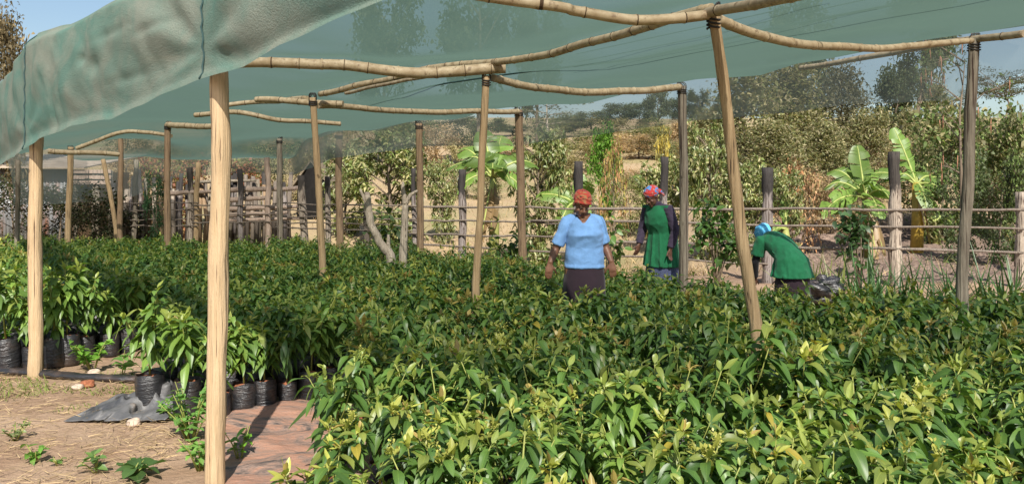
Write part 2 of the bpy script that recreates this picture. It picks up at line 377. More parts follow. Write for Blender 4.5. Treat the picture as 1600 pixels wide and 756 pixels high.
def seedling_arrays(style, res, dens=1.0, seed=0):
    """style: 'plain','flush','flower','bronze','droop' -> foliage arrays, stem strands, flower arrays"""
    r = np.random.default_rng(seed); z0 = .26
    ht = r.uniform(.36, .50); lean = r.normal(0, .04, 2)
    strands = []
    def axis_pt(u): return np.array([lean[0]*u**1.5, lean[1]*u**1.5, z0+ht*u])
    strands.append(([axis_pt(u) for u in (-.08, .3, .6, 1.)], [.007, .006, .005, .0035]))
    shoots = [(axis_pt, .42, 1.0, int(17*dens))]
    for k in range(r.integers(3, 5)):
        u0 = r.uniform(.25, .6); a = r.uniform(0, 6.28); ln = r.uniform(.17, .29); p0 = axis_pt(u0)
        dv = np.array([math.cos(a)*.55, math.sin(a)*.55, r.uniform(.6, 1.0)])
        def f(u, p0=p0, dv=dv, ln=ln): return p0+dv*ln*u+np.array([0, 0, .06])*u*u
        strands.append(([f(0), f(.5), f(1.)], [.004, .0035, .0025])); shoots.append((f, .35, 1.0, int(13*dens)))
    Pn, D, Ln, W, cu, co = [], [], [], [], [], []
    flo = []
    g_d = np.array([.045, .102, .025]); g_m = np.array([.098, .185, .037]); g_y = np.array([.27, .29, .065]); bz = np.array([.26, .15, .065])
    sg = r.uniform(.80, 1.05)
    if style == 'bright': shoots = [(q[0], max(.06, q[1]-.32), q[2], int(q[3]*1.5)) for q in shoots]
    if style == 'bright': g_d = np.array([.075, .15, .034]); g_m = np.array([.16, .26, .05])  # greens lightened to paint sunlight into the front-left leaves
    for si, (f, a, bb, n) in enumerate(shoots):
        ph = r.uniform(0, 6.28)
        for i in range(n):
            q = (i+r.uniform(0, .8))/n; u = a+(bb-a)*q**.6; an = ph+i*2.4+r.normal(0, .3); el = -.30+.75*q+r.normal(0, .2)
            if style == 'droop': el -= .3
            Pn.append(f(u)); D.append((math.cos(an)*math.cos(el), math.sin(an)*math.cos(el), math.sin(el)))
            l = r.uniform(.13, .215)*(1.0-.22*q)*sg; Ln.append(l); W.append(l*r.uniform(.14, .185)); cu.append(r.uniform(.3, .72)+(.2 if style == 'droop' else 0))
            c = g_d+(g_m-g_d)*r.random()
            if q > .72 and r.random() < .4: c = c*.45+g_y*.55*r.uniform(.7, 1.1)
            if r.random() < .008: c = np.array([.30, .25, .04])
            co.append(c*r.uniform(.8, 1.2))
        k = {'plain': 4, 'flush': 10, 'flower': 6, 'bronze': 10, 'droop': 4, 'bright': 5}[style]
        k = int(k*dens+.5)
        for i in range(k):                                  # new growth at the tip
            an = r.uniform(0, 6.28); el = r.uniform(.35, 1.4)
            Pn.append(f(r.uniform(.92, 1.02))); D.append((math.cos(an)*math.cos(el), math.sin(an)*math.cos(el), math.sin(el)))
            l = r.uniform(.045, .11); Ln.append(l); W.append(l*r.uniform(.13, .19)); cu.append(r.uniform(-.1, .5))
            cc = {'plain': .5*g_y+.5*g_m, 'droop': .5*g_y+.5*g_m, 'bright': .6*g_y+.4*g_m, 'flush': g_y*1.3, 'flower': g_y, 'bronze': bz*.6+g_y*.5}[style]
            if style == 'flush' and r.random() < .25: cc = bz*.7+g_y*.4
            co.append(cc*r.uniform(.75, 1.25))
        if style == 'flower' and si < 3:
            for q in range(max(1, int(2*dens))):
                a2 = r.uniform(0, 6.28); dv = np.array([math.cos(a2)*.5, math.sin(a2)*.5, .9])*r.uniform(.05, .09)
                flo.append([])
                for z in range(int(14*dens)):
                    flo[-1].append(f(1.0)+dv*r.uniform(.2, 1)+r.normal(0, .008, 3))
    fol = leaves(Pn, D, np.array(Ln), np.array(W), np.array(cu), r.uniform(.1, .5, len(Pn)), np.array(co), res, 'avo', r.normal(0, .35, len(Pn)))
    fl = None
    if flo:
      fl = []
      for fc in flo:
        k = len(fc); fl.append(leaves(fc, r.normal(0, 1, (k, 3))+np.array([0, 0, .6]), r.uniform(.012, .026, k), r.uniform(.004, .007, k), .1, .3,
                                  np.array([.36, .36, .09])*r.uniform(.7, 1.2, (k, 1)), T_LO, 'ell'))
    return fol, strands, fl

# ------------------------------------------------------------------ shade-house posts
POSTS = {}                                                  # key: (x, y, top z)
def post(key, pts, d, wpx, mat, label, ztop=None, seed=0, bump_at=()):
    """pts: photo pixels from top to bottom; stands at distance d"""
    r = wpx/2/F*d; top = P(pts[0][0], pts[0][1], d)
    if ztop: top.z = ztop
    xb = wx(pts[-1][0], d); zz = np.linspace(-.15, top.z, 26); base = Vector((xb, d, 0))
    mb = MB(); path = []; rad = []
    # x along the pole from the pixel polyline
    pyl = [wz(p[1], d) for p in pts][::-1]; pxl = [wx(p[0], d) for p in pts][::-1]
    for i, z in enumerate(zz):
        x = float(np.interp(z, pyl, pxl)) if z >= pyl[0] else pxl[0]
        wob = .012*noise.noise(Vector((seed*5.1, z*1.3, 0)))
        path.append((x-xb+wob, .014*noise.noise(Vector((seed*3.7, z*1.1, 5))), z))
        k = 1.06-.14*i/25+.06*noise.noise(Vector((seed*9.1, z*3.5, 2)))
        for bz, ba in bump_at: k += ba*math.exp(-((z-bz)/.05)**2)
        rad.append(r*k)
    mb.tube(path, rad, 16, jit=.2, seed=seed)
    o = mb.build('wooden_post', mat); o.location = base; tag(o, label, 'post', 'poles holding up the shade net')
    POSTS[key] = Vector((path[-1][0]+xb, path[-1][1]+d, top.z))
    if key not in ('A', 'B', 'N', 'Pp', 'S'):
        lb = MB(); rr_ = rad[-1]*1.12; x0, y0 = path[-1][0], path[-1][1]; q = []
        for k in range(45):
            a = k/44*math.pi*2*3.5; q.append((x0+rr_*math.cos(a)*1.02, y0+rr_*math.sin(a)*1.02, top.z-.02-.075*k/44+.012*math.sin(a)))
        lb.tube(q, .0065, 5)
        for k in range(3):
            a0 = seed+k*.5; lb.tube([(x0+rr_*math.cos(a+a0), y0+rr_*math.sin(a+a0)*.4, top.z-.03+.085*math.sin(a)) for a in np.linspace(0, 3.14, 9)], .006, 5)
        lb.build('lashing', M_wire2, o)
    return o
post('A', [(60, 100), (57, 240), (55, 588)], 6.8, 20, M_pale, 'pale peeled corner post under the left end of the hanging net skirt', ztop=2.74, seed=1)
post('B', [(345, 20), (343, 130), (345, 210), (339, 560), (336, 756)], 4.2, 29, M_pale, 'thick pale knotty front post, nearest and largest of all', ztop=2.74, seed=2, bump_at=((1.84, .14), (.85, .06)))
post('C', [(759, 119), (752, 300), (744, 443)], 7.3, 12, M_tan, 'thin tan leaning pole left of the woman in blue, under a bamboo end', seed=3)
post('D', [(1115, 20), (1135, 170), (1165, 400), (1182, 522)], 4.5, 19, M_tan, 'golden brown pole slanting down right between the two green-clad women', seed=4)
post('E', [(1522, 62), (1515, 250), (1503, 425)], 6.5, 17, M_grey, 'dark grey weathered post at the right outer edge of the roof', seed=5)
post('F', [(1066, 135), (1068, 280), (1068, 405)], 9.8, 14, M_grey, 'upright greyish post just right of the woman in the green apron', seed=6)
post('G', [(811, 172), (814, 280), (816, 380)], 12.3, 13, M_brown, 'brown pole in front of the mango bush, left of the woman in blue', seed=7)
post('Hh', [(655, 193), (656, 280), (657, 376)], 13.1, 11, M_brown, 'dark brown pole right beside the forked bare trunk', seed=8)
post('I', [(489, 153), (496, 260), (504, 405)], 9.4, 11, M_tan, 'tan pole standing in the seedlings in front of the black hut opening', seed=9)
post('J', [(262, 194), (261, 280), (262, 372)], 13.7, 10, M_brown, 'brown pole third of the row left of the thick front post', seed=10)
post('K', [(437, 217), (437, 290), (438, 362)], 16.4, 9, M_grey, 'grey pole beside the stacked pale logs, left of the hut', seed=11)
post('L', [(189, 208), (188, 280), (187, 360)], 16.4, 8, M_brown, 'slim brown pole right of the slanting prop', seed=12)
post('M', [(111, 230), (109, 290), (106, 362)], 15.9, 9, M_tan, 'tan pole in front of the rusty end of the tin shed', seed=13)
post('N', [(28, 250), (28, 300), (27, 366)], 15.0, 7, M_grey, 'leftmost thin pale pole in front of the tin shed', seed=14)
post('Pp', [(161, 249), (172, 300), (182, 361)], 16.6, 7, M_tan, 'thin prop slanting at the edge of the dark side curtain', seed=15)
post('O', [(529, 209), (529, 290), (531, 363)], 15.6, 11, M_brown, 'dark brown pole left of the bare trunks, far side of the roof', seed=16)
EXTRA = {'Q': Vector((.4, 2.25, 2.62)), 'T': Vector((5.6, 3.2, 2.8)), 'S': Vector((3.0, 1.9, 2.7))}

# ------------------------------------------------------------------ bamboo rails under the net
RAILPTS = []
def rail(pts, r0, r1, label, mat=M_bam, seed=0, name='bamboo_pole', roof=True):
    """pts: world points"""
    pts = [Vector(p) for p in pts]; n = 60; cum = [0]
    for a, b in zip(pts[:-1], pts[1:]): cum.append(cum[-1]+(b-a).length)
    Lt = cum[-1]; path = []; rad = []; rm = []
    ss = np.linspace(0, Lt, n); nodes = np.cumsum([.1+.1*random.random()]+[random.uniform(.2, .36) for _ in range(40)]); nodes = nodes[nodes < Lt]
    # smooth interpolation (Catmull-like through cosine)
    def at(s):
        i = max(0, min(len(pts)-2, int(np.searchsorted(cum, s))-1)); u = (s-cum[i])/(cum[i+1]-cum[i])
        p0 = pts[max(i-1, 0)]; p1 = pts[i]; p2 = pts[i+1]; p3 = pts[min(i+2, len(pts)-1)]
        return .5*((2*p1)+(p2-p0)*u+(2*p0-5*p1+4*p2-p3)*u*u+(3*p1-p0-3*p2+p3)*u**3)
    allS = sorted(set(list(ss)+[x for nd in nodes for x in (nd-.02, nd-.007, nd, nd+.007, nd+.02)])); allS = [s for s in allS if 0 <= s <= Lt]
    for s in allS:
        p = at(s); u = s/Lt; dn = min(abs(s-nd) for nd in nodes)
        path.append(p+Vector((0, .012*noise.noise(Vector((seed, s*2, 0))), .022*noise.noise(Vector((seed*3.3, s*1.7, 1)))))); rad.append((r0+(r1-r0)*u)*(1+.13*math.exp(-(dn/.008)**2)))
        rm.append(1 if dn < .005 and random.random() < .75 else 0)
    if roof: RAILPTS.extend([(q.x, q.y, q.z+rr_) for q, rr_ in zip(path[::3], rad[::3])])
    org = Vector(path[0]); mb = MB(); mb.tube([p-org for p in path], rad, 12, ring_m=rm)
    o = mb.build(name, [mat, M_node]); o.location = org; tag(o, label, 'bamboo pole', 'bamboo rails carrying the net'); return o
g1 = 'bamboo'
A, B_, C_, D_, E_, F_, G_, H_, I_, J_, K_, L_, M_, N_, O_ = [POSTS[k] for k in ('A', 'B', 'C', 'D', 'E', 'F', 'G', 'Hh', 'I', 'J', 'K', 'L', 'M', 'N', 'O')]
rail([(A.x, A.y, 2.74), P(405, 98, 7.0), P(520, 103, 7.1), P(650, 112, 7.2), P(790, 108, 7.27)], .040, .052, 'thick straight bamboo rail from the left corner post to the tan leaning pole', seed=1)
rail([(B_.x, B_.y, 2.8), P(830, 3, 4.36), P(900, 19, 4.4), P(980, 34, 4.42), P(1050, 32, 4.45), P(1108, 26, 4.48)], .028, .030, 'sagging bamboo rail entering from the top of the view to the slanting pole', seed=2)
rail([P(1122, 30, 4.55), P(1200, 58, 4.9), P(1300, 74, 5.4), P(1400, 73, 5.9), P(1518, 64, 6.45)], .031, .024, 'curved yellow bamboo rail from the slanting pole to the right edge post', seed=3)
rail([P(770, 121, 7.35), P(830, 136, 7.8), P(930, 145, 8.6), P(1062, 137, 9.72)], .036, .042, 'curved bamboo rail above the woman in blue, ending at the greyish post', seed=4)
rail([P(500, 148, 9.35), P(600, 124, 8.5), P(690, 104, 7.8), P(765, 97, 7.3), P(860, 84, 6.4), P(960, 56, 5.5), P(1040, 35, 4.9), P(1112, 17, 4.52)], .034, .030, 'long thin bamboo purlin sweeping above the tan pole towards the slanting pole', M_bam, seed=5)
rail([P(1105, 20, 4.5), P(1200, 3, 3.9), P(1330, -30, 3.1)], .030, .028, 'grey forked end of bamboo leaving the slanting pole upward', M_bamg, seed=6)
rail([P(400, 156, 9.9), P(495, 160, 9.5), P(536, 163, 9.45)], .036, .038, 'short bamboo butt end lashed over the pole before the hut', seed=7)
rail([P(497, 166, 9.45), P(560, 168, 9.9), P(660, 175, 10.8), P(810, 174, 12.2)], .036, .040, 'straight bamboo rail between the hut pole and the brown pole by the mango bush', seed=8)
rail([P(305, 181, 11.5), P(352, 175, 11.3), P(400, 181, 11.2), P(450, 189, 11.4), P(532, 193, 11.8)], .036, .032, 'pale bamboo rail dipping behind the thick front post', seed=9)
rail([P(75, 236, 12.5), P(130, 238, 12.8), P(186, 242, 13.2)], .042, .038, 'low pale bamboo rail by the corner post top', seed=10)
rail([P(120, 232, 14.8), P(188, 207, 14.6), P(225, 206, 14.5), P(268, 213, 14.3)], .040, .034, 'bamboo rail between the two thin poles before the shed', seed=11)
rail([P(262, 196, 13.7), P(290, 197, 13.2), P(335, 198, 12.8)], .05, .045, 'stubby bamboo rail running behind the thick post from the brown pole', seed=12)
rail([P(342, 166, 10.4), P(420, 158, 10.4), P(480, 154, 9.6)], .030, .032, 'thin bamboo rail left of the hut pole, close beneath the net', seed=13)
rail([P(540, 146, 9.0), P(600, 132, 8.3), P(680, 116, 7.6)], .020, .018, 'slender dark bamboo stick under the long purlin', M_bamg, seed=14)
rail([P(1250, 108, 8.2), P(1370, 86, 7.4), P(1440, 74, 7.0), P(1600, 51, 6.1)], .026, .030, 'brown edge pole along the outer roof edge above the bananas', M_bamg, seed=15)
# ------------------------------------------------------------------ shade net
CTRL = [(p.x, p.y, {'A': 2.92, 'B': 2.87}.get(k, p.z)) for k, p in POSTS.items() if k not in ('Pp',)]+[(p.x, p.y, p.z) for p in EXTRA.values()]
CTRL = [(x, y, z) for x, y, z in CTRL]+[(-6.9, 10.6, 2.85), (-2.8, 5.5, 2.87), (-5.5, 8.7, 2.88), (-9.6, 17.9, 2.27), (-7.3, 17.8, 2.28), (-5.0, 17.7, 2.30)]
CA = np.array(CTRL)
RP = np.array(RAILPTS)
def roofz(x, y, sag=.07):
    d2 = (CA[:, 0]-x)**2+(CA[:, 1]-y)**2+.05; wgt = d2**-1.6
    z = float((wgt*CA[:, 2]).sum()/wgt.sum()); dm = math.sqrt(d2.min())
    z = z+.05-sag*(1-math.exp(-(dm/1.1)**2))+.02*noise.noise(Vector((x*1.3, y*1.3, 1)))
    dr = np.sqrt((RP[:, 0]-x)**2+(RP[:, 1]-y)**2); tent = float((RP[:, 2]+.015-.16*np.maximum(0, dr-.10)).max())
    return max(z, tent)
def chain(pts, n):
    out = []
    for a, b in zip(pts[:-1], pts[1:]):
        for k in range(n): out.append((a[0]+(b[0]-a[0])*k/n, a[1]+(b[1]-a[1])*k/n))
    out.append(pts[-1]); return out
pq = lambda k: (POSTS[k].x, POSTS[k].y)
c1 = chain([(-9.7, 14.9), (-6.9, 10.6), pq('A'), (-2.8, 5.5), pq('B'), (.4, 2.25), (5.6, 2.7)], 14)
c2 = chain([(-9.6, 17.9), (-5.0, 17.7), pq('Hh'), pq('G'), pq('F'), pq('E'), (6.0, 3.0)], 14)
net = empty('shade_net', (-1.5, 7, 0)); tag(net, 'green woven shade net roof with dusty skirt along its front edge', 'shade net')
def net_part(name, V, nu, nv, mat):
    idx = np.arange(nu*nv).reshape(nu, nv); Q = np.stack([idx[:-1, :-1], idx[1:, :-1], idx[1:, 1:], idx[:-1, 1:]], -1).reshape(-1, 4)
    V = np.array(V)-np.array([-1.5, 7, 0]); return link(name, npmesh(name, V, Q, None, None, [mat]), net)
nv = 60; V = []
for (a, b) in zip(c1, c2):
    for k in range(nv):
        v = k/(nv-1); x = a[0]+(b[0]-a[0])*v; y = a[1]+(b[1]-a[1])*v; V.append((x, y, roofz(x, y)))
net_part('roof_cloth', V, len(c1), nv, M_net)
# skirt: hangs outside the front posts, bellied and creased; its upper rim meets the roof cloth
def outn(a, b): d = Vector((b[0]-a[0], b[1]-a[1])).normalized(); return Vector((d.y, -d.x))*1.0
sk = chain([(-9.7, 14.9), (-6.9, 10.6), pq('A'), (-2.8, 5.5), pq('B'), (.4, 2.25)], 46)
SKB = [(-9.7, 1.55), (-6.9, 1.86), (-4.1, 1.955), (-3.75, 2.03), (-3.2, 2.07), (-2.83, 2.09), (-2.55, 2.07), (-2.2, 2.12), (-1.57, 2.19), (-1.2, 2.2), (-.95, 2.26), (-.6, 2.30), (-.2, 2.35), (.4, 2.40)]
V = []; nv = 44
for i, (x, y) in enumerate(sk):
    a = sk[max(0, i-1)]; b = sk[min(len(sk)-1, i+1)]
    d = Vector((b[0]-a[0], b[1]-a[1])).normalized(); n = Vector((d.y, -d.x))
    if n.y > 0: n = -n
    zt = roofz(x, y)+.0; zb = float(np.interp(x, [q[0] for q in SKB], [q[1] for q in SKB]))
    sA = abs(x-pq('A')[0]); sB = abs(x-pq('B')[0])
    tie = max(math.exp(-(sA/.28)**2), math.exp(-(sB/.22)**2))
    for k in range(nv):
        v = k/(nv-1); z = zt+(zb-zt)*v
        belly = (.055*math.sin(math.pi*min(1, v*1.05))*(1-.85*tie))
        # creases that fan out from the ties
        rad = math.atan2((z-2.35), (x-pq('B')[0])*1.35+1e-4)
        cr = .020*math.sin(rad*9+1.3)*math.exp(-((x-pq('B')[0])/1.0)**2)*(1-math.exp(-(sB/.12)**2))
        rad2 = math.atan2((z-2.1), (x-pq('A')[0])*1.35+1e-4)
        cr += .016*math.sin(rad2*9)*math.exp(-((x-pq('A')[0])/.9)**2)*(1-math.exp(-(sA/.12)**2))
        cr += .013*noise.noise(Vector((x*2.6, z*2.6, 3)))+.012*noise.noise(Vector((x*6, z*6+x*3, 7)))+.007*abs(noise.noise(Vector((x*9+z*5, z*3, 11))))
        # deep pucker
        for (cx0, cz0, amp, sx_, sz_) in ((-2.75, 2.46, .03, .08, .06), (-2.92, 2.53, .028, .05, .04), (-2.30, 2.31, .012, .22, .03), (-3.3, 2.30, .014, .03, .16), (-1.95, 2.55, .016, .18, .03), (-2.5, 2.62, .012, .2, .03), (-3.45, 2.15, .03, .03, .15)):
            cr -= amp*math.exp(-((x-cx0)/sx_)**2-((z-cz0)/sz_)**2)
        cr *= 1-.75*smooth(.82, 1, v)
        hem = .025*math.exp(-((v-1)/.05)**2)
        o = .09+belly+cr*(1-.6*tie)+hem
        o *= smooth(0, .12, v) if v < .12 else 1
        V.append((x+n.x*o, y+n.y*o, z-.012*math.exp(-((v-1)/.05)**2)*noise.noise(Vector((x*4, 0, 0)))))
net_part('net_skirt', V, len(sk), nv, M_skirt)
SV = np.array(V).reshape(len(sk), nv, 3)
for k in ('A', 'B'):
    p = POSTS[k]; ic = 92 if k == 'A' else 184; n_ = Vector((-.7, -.7, 0)); q = []
    for m_ in range(1, nv, 2): q.append(Vector(SV[ic, m_])+n_*.006-Vector((-1.5, 7, 0))+Vector((.006*math.sin(m_*1.1), 0, 0)))
    mb = MB(); mb.tube(q, .005, 6); mb.build('tie_cord', M_wire, net)
# outer side curtain, hanging from the far roof edge
cu = [((-9.75, 15.2), 1.33), ((-9.7, 16.5), 1.34), ((-9.6, 17.9), 1.36), ((-8.6, 17.85), 1.5), ((-7.9, 17.8), 1.88), ((-6.4, 17.8), 2.02), ((-5.0, 17.7), 1.98), ((-3.6, 15.5), 2.24), ((-1.55, 13.15), 2.36), (pq('G'), 2.32), (pq('F'), 2.47), ((3.2, 7.7), 2.43), ((3.70, 6.75), 2.36), ((4.05, 6.0), 2.55), ((4.5, 5.1), 2.74)]
cc = chain([c[0] for c in cu], 14); cz = np.interp(np.arange(len(cc)), np.arange(len(cu))*14, [c[1] for c in cu])
V = []; nv = 12
for i, (x, y) in enumerate(cc):
    zt = roofz(x, y)-.005; zb = cz[i]+.03*noise.noise(Vector((x*1.3, y, 0)))
    for k in range(nv):
        v = k/(nv-1); o = .10*v+.16*v*noise.noise(Vector((x*1.1, y*1.1, v)))
        V.append((x+.5*o, y-.01+o, zt+.012+(zb-zt)*v))
net_part('side_curtain', V, len(cc), nv, M_curt)

def wire(pts, r, label):
    mb = MB(); n = 30; path = []
    ps = [Vector(p) for p in pts]
    for i in range(n+1):
        u = i/n*(len(ps)-1); k = min(int(u), len(ps)-2); path.append(ps[k].lerp(ps[k+1], u-k))
    mb.tube([p-path[0] for p in path], r, 6); o = mb.build('support_wire', M_wire); o.location = path[0]; tag(o, label, 'wire', 'wires under the roof net')
wire([P(570, 164, 10.5), P(680, 133, 8.8), P(810, 114, 7.9), P(1000, 92, 6.8), P(1130, 63, 5.9), P(1200, 46, 5.5), P(1440, 0, 4.7), P(1600, -32, 4.2)], .009, 'dark thick wire crossing the whole roof beneath the net')
wire([P(900, 85, 7.1), P(1100, 42, 5.4), P(1200, 20, 4.8), P(1300, -4, 4.4)], .0028, 'hair-thin upper wire beside the slanting pole')
wire([P(900, 98, 7.4), P(1090, 60, 5.9), P(1240, 24, 5.1), P(1380, -6, 4.5)], .0028, 'hair-thin lower wire just above the dark thick wire')
# ------------------------------------------------------------------ seedling beds
BED = [(-.62, 1.3), (-.72, 2.5), (-.78, 3.2), (-.95, 4.2), (-1.12, 5.2), (-1.30, 6.0), (-1.70, 5.98), (-2.1, 5.80), (-2.75, 5.98), (-2.9, 6.5), (-3.25, 7.85), (-3.7, 7.9), (-4.2, 7.45), (-5.3, 7.35), (-6.3, 8.6), (-11, 15.2), (-10, 16.6), (-3.6, 15.6), (-1.6, 14.2), (1.1, 10.7), (1.9, 9.3), (2.45, 8.0), (3.3, 7.3), (6.4, 6.9), (6.4, 1.3)]
def inside(x, y, poly):
    c = False; n = len(poly)
    for i in range(n):
        x1, y1 = poly[i]; x2, y2 = poly[(i+1) % n]
        if (y1 > y) != (y2 > y) and x < (x2-x1)*(y-y1)/(y2-y1)+x1: c = not c
    return c
AVOID = [(p.x, p.y, .09) for k, p in POSTS.items() if k != 'D']+[(.67, 7.5, .21), (3.2, 9.1, .30), (1.85, 10.3, .3), (wx(603, 11.2), 11.2, .2), (wx(634, 11.6), 11.6, .12)]
AVOID += [(wx(1182, 4.5), 4.5, .06), (wx(744, 7.3), 7.3, .12), (wx(1503, 6.5), 6.5, .13), (wx(504, 9.4), 9.4, .12)]
def free(x, y, k=1): return all((x-a)**2+(y-b)**2 > (r*k)**2 for a, b, r in AVOID)
# front rows with their bags in full view (photo pixel of the bag's foot)
FR2 = [(236, 640, 'single sunlit seedling standing inside the torn grey plastic'), (292, 648, 'sunlit seedling just left of the thick front post'), (346, 652, 'seedling hidden right behind the thick front post'), (380, 646, 'seedling in a black bag touching the right edge of the thick front post'),
       (414, 640, 'seedling whose black bag takes the dark post shadow'), (450, 633, 'drooping broad-leaved seedling right of the post shadow'), (486, 628, 'seedling in a rust-stained bag with bare upright stem'), (516, 616, 'last bag of the row beside the brown path corner')]
FR1 = [(14, 580, 'bagged seedling at the left picture edge'), (52, 578, 'bagged seedling just left of the corner post foot'), (84, 574, 'bagged seedling just right of the corner post foot'), (106, 570, 'second bag right of the corner post foot'),
       (134, 562, 'bagged seedling behind the light green weed'), (172, 556, 'bagged seedling with red soil heaped over its rim'), (200, 550, 'bagged seedling with a bare pale stem beside the yellow tipped one'), (222, 544, 'innermost bag of the left front row')]
spots = []
for lst in (FR2, FR1):
    for px, py, lab in lst:
        d = EYE*F/(py-HY); spots.append((wx(px, d), d, lab))
spots += [(1.30, 4.16, 'seedling right before the foot of the slanting pole'), (1.52, 4.22, 'seedling at the right of the slanting pole foot'), (1.20, 4.42, 'seedling at the left of the slanting pole foot')]
fixed = [(a, b) for a, b, _ in spots]
sp = .245
cand = []
ang = R(-38); ca, sa = math.cos(ang), math.sin(ang)
for i in range(-90, 91):
    for j in range(-90, 91):
        x = i*sp*ca-j*sp*sa+rng.normal(0, .028); y = i*sp*sa+j*sp*ca+rng.normal(0, .028)+7
        if y < 1.55 or abs(x) > .66*y+.5 or not inside(x, y, BED) or not free(x, y): continue
        if any((x-a)**2+(y-b)**2 < .19**2 for a, b in fixed): continue
        if rng.random() < .03: continue
        if y < 2.1 and abs(x) < .25: pass
        cand.append((x, y))
cand.sort(key=lambda p: p[1]+.12*abs(p[0]))
N_IND = 296-len(spots)
near, far = cand[:N_IND], cand[N_IND:]
STY = ['plain', 'plain', 'droop', 'flush', 'plain', 'flower', 'bronze', 'droop', 'flower', 'flush', 'plain', 'bronze', 'bright', 'bright', 'bright']
def bag_mesh(seed, nseg=18):
    mb = MB(); n = nseg; V = []; zz = [0, .012, .045, .08, .115, .15, .185, .212, .232]
    for k, z in enumerate(zz):
        for j in range(n):
            a = 2*math.pi*j/n; c_, s_ = math.cos(a), math.sin(a)
            r = .079+.010*math.sin(z*11)+.009*noise.noise(Vector((c_*2+seed, s_*2, z*14)))+.005*noise.noise(Vector((c_*5, s_*5+seed, z*40)))
            if k == 0: r *= .9
            zt = z+(.022*noise.noise(Vector((c_*1.5, s_*1.5, seed))) if k >= 7 else 0)
            V.append((r*c_, r*s_, zt))
    Fq = [(i*n+j, i*n+(j+1) % n, (i+1)*n+(j+1) % n, (i+1)*n+j) for i in range(len(zz)-1) for j in range(n)]
    Fq.append(tuple(range(n))[::-1]); mb.add(V, Fq); return mb.mesh('grow_bag', [M_bag])
def soil_mesh(seed):
    mb = MB(); n = 14; V = [(0, 0, .228)]; Fc = []
    for k, r in enumerate((.032, .058, .077)):
        for j in range(n):
            a = 2*math.pi*j/n; V.append((r*math.cos(a), r*math.sin(a), .222-.007*k+.010*noise.noise(Vector((r*20*math.cos(a), r*20*math.sin(a), seed)))))
    for j in range(n): Fc.append((0, 1+j, 1+(j+1) % n))
    for k in range(2):
        for j in range(n): Fc.append((1+k*n+j, 1+(k+1)*n+j, 1+(k+1)*n+(j+1) % n, 1+k*n+(j+1) % n))
    mb.add(V, Fc); return mb.mesh('soil', [M_soil])
BAGS = [bag_mesh(k) for k in range(4)]; SOILS = [soil_mesh(k) for k in range(3)]
PROTO = []
for k, st in enumerate(STY):
    fol, strands, fl = seedling_arrays(st, AV_HI, 1.0, 100+k)
    me = npmesh('foliage', *fol, [M_leaf])
    mb = MB()
    for pts, rr in strands: mb.tube(pts, rr, 7)
    sm = mb.mesh('stem', [M_stem]); fm = [npmesh('blossom', *q, [M_leaf]) for q in fl] if fl else []
    r = empty('avocado_seedling'); tag(r, 'x', 'seedling')
    link('foliage', me, r); link('stem', sm, r)
    bg_ = link('grow_bag', BAGS[k % 4], r); link('soil', SOILS[k % 3], bg_)
    for q in fm: link('flower_cluster', q, r)
    PROTO.append(r)
SHADE = lambda x, y: 'shaded' if (y-1.35) > np.interp(x, [-9.7, -6.9, -4.1, -1.57, .4, 5.6], [14.9, 10.6, 6.8, 4.2, 2.25, 2.7]) else 'sunlit'
LOOK = {'plain': 'leafy green', 'droop': 'drooping dark-leaved', 'flush': 'pale yellow tipped', 'flower': 'yellow flowering', 'bronze': 'bronze tipped', 'bright': 'sun-painted light green'}
def zone(x, y):
    if x < -1.25 and y > 5.0: return 'in the left beds' if x < -2.85 else 'behind the thick front post'
    if x > 1.0 and y < 3.4: return 'near the lower right corner'
    if y < 3.4: return 'near the brown path'
    if x > 1.0: return 'around the slanting pole'
    return 'before the woman in blue'
allp = [(x, y, lab) for x, y, lab in spots]+[(x, y, None) for x, y in near]
used = set()
for n_, (x, y, lab) in enumerate(allp):
    lit = SHADE(x, y)
    w_ = [1.0]*len(STY)
    for i, s in enumerate(STY):
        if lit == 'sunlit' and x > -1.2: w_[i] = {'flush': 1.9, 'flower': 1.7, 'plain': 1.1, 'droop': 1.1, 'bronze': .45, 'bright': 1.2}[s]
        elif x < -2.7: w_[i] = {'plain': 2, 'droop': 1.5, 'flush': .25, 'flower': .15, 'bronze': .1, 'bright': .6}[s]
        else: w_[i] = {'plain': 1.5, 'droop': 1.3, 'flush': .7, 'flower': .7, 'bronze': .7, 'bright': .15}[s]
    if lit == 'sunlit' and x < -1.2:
        for i, s in enumerate(STY): w_[i] = {'bright': 6, 'plain': .6, 'flush': .8}.get(s, .05)  # sunlit left plants mostly take the greens with sunlight painted in
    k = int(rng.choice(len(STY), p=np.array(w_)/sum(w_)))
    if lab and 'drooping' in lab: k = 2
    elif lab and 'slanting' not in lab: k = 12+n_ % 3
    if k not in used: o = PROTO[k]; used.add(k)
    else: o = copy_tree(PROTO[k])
    s = rng.uniform(.84, 1.16)*(1.06 if (x < -2.6) else 1.0)
    if y < 2.3: s *= .93
    s *= .91
    if x > -1.3: s *= .90
    if lab and 'slanting' in lab: s = 1.08
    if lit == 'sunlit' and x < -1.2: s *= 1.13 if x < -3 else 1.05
    o.location = (x, y, .0); o.rotation_euler = (rng.normal(0, .035), rng.normal(0, .035), rng.uniform(0, 6.28)); o.scale = (s, s, s)
    o['label'] = (lab if lab else f'{lit} {LOOK[STY[k]]} avocado seedling {zone(x, y)}'); o['group'] = 'avocado seedlings in black bags'
for k, r in enumerate(PROTO):
    if k not in used:
        for ch in list(r.children_recursive)+[r]: bpy.data.objects.remove(ch)
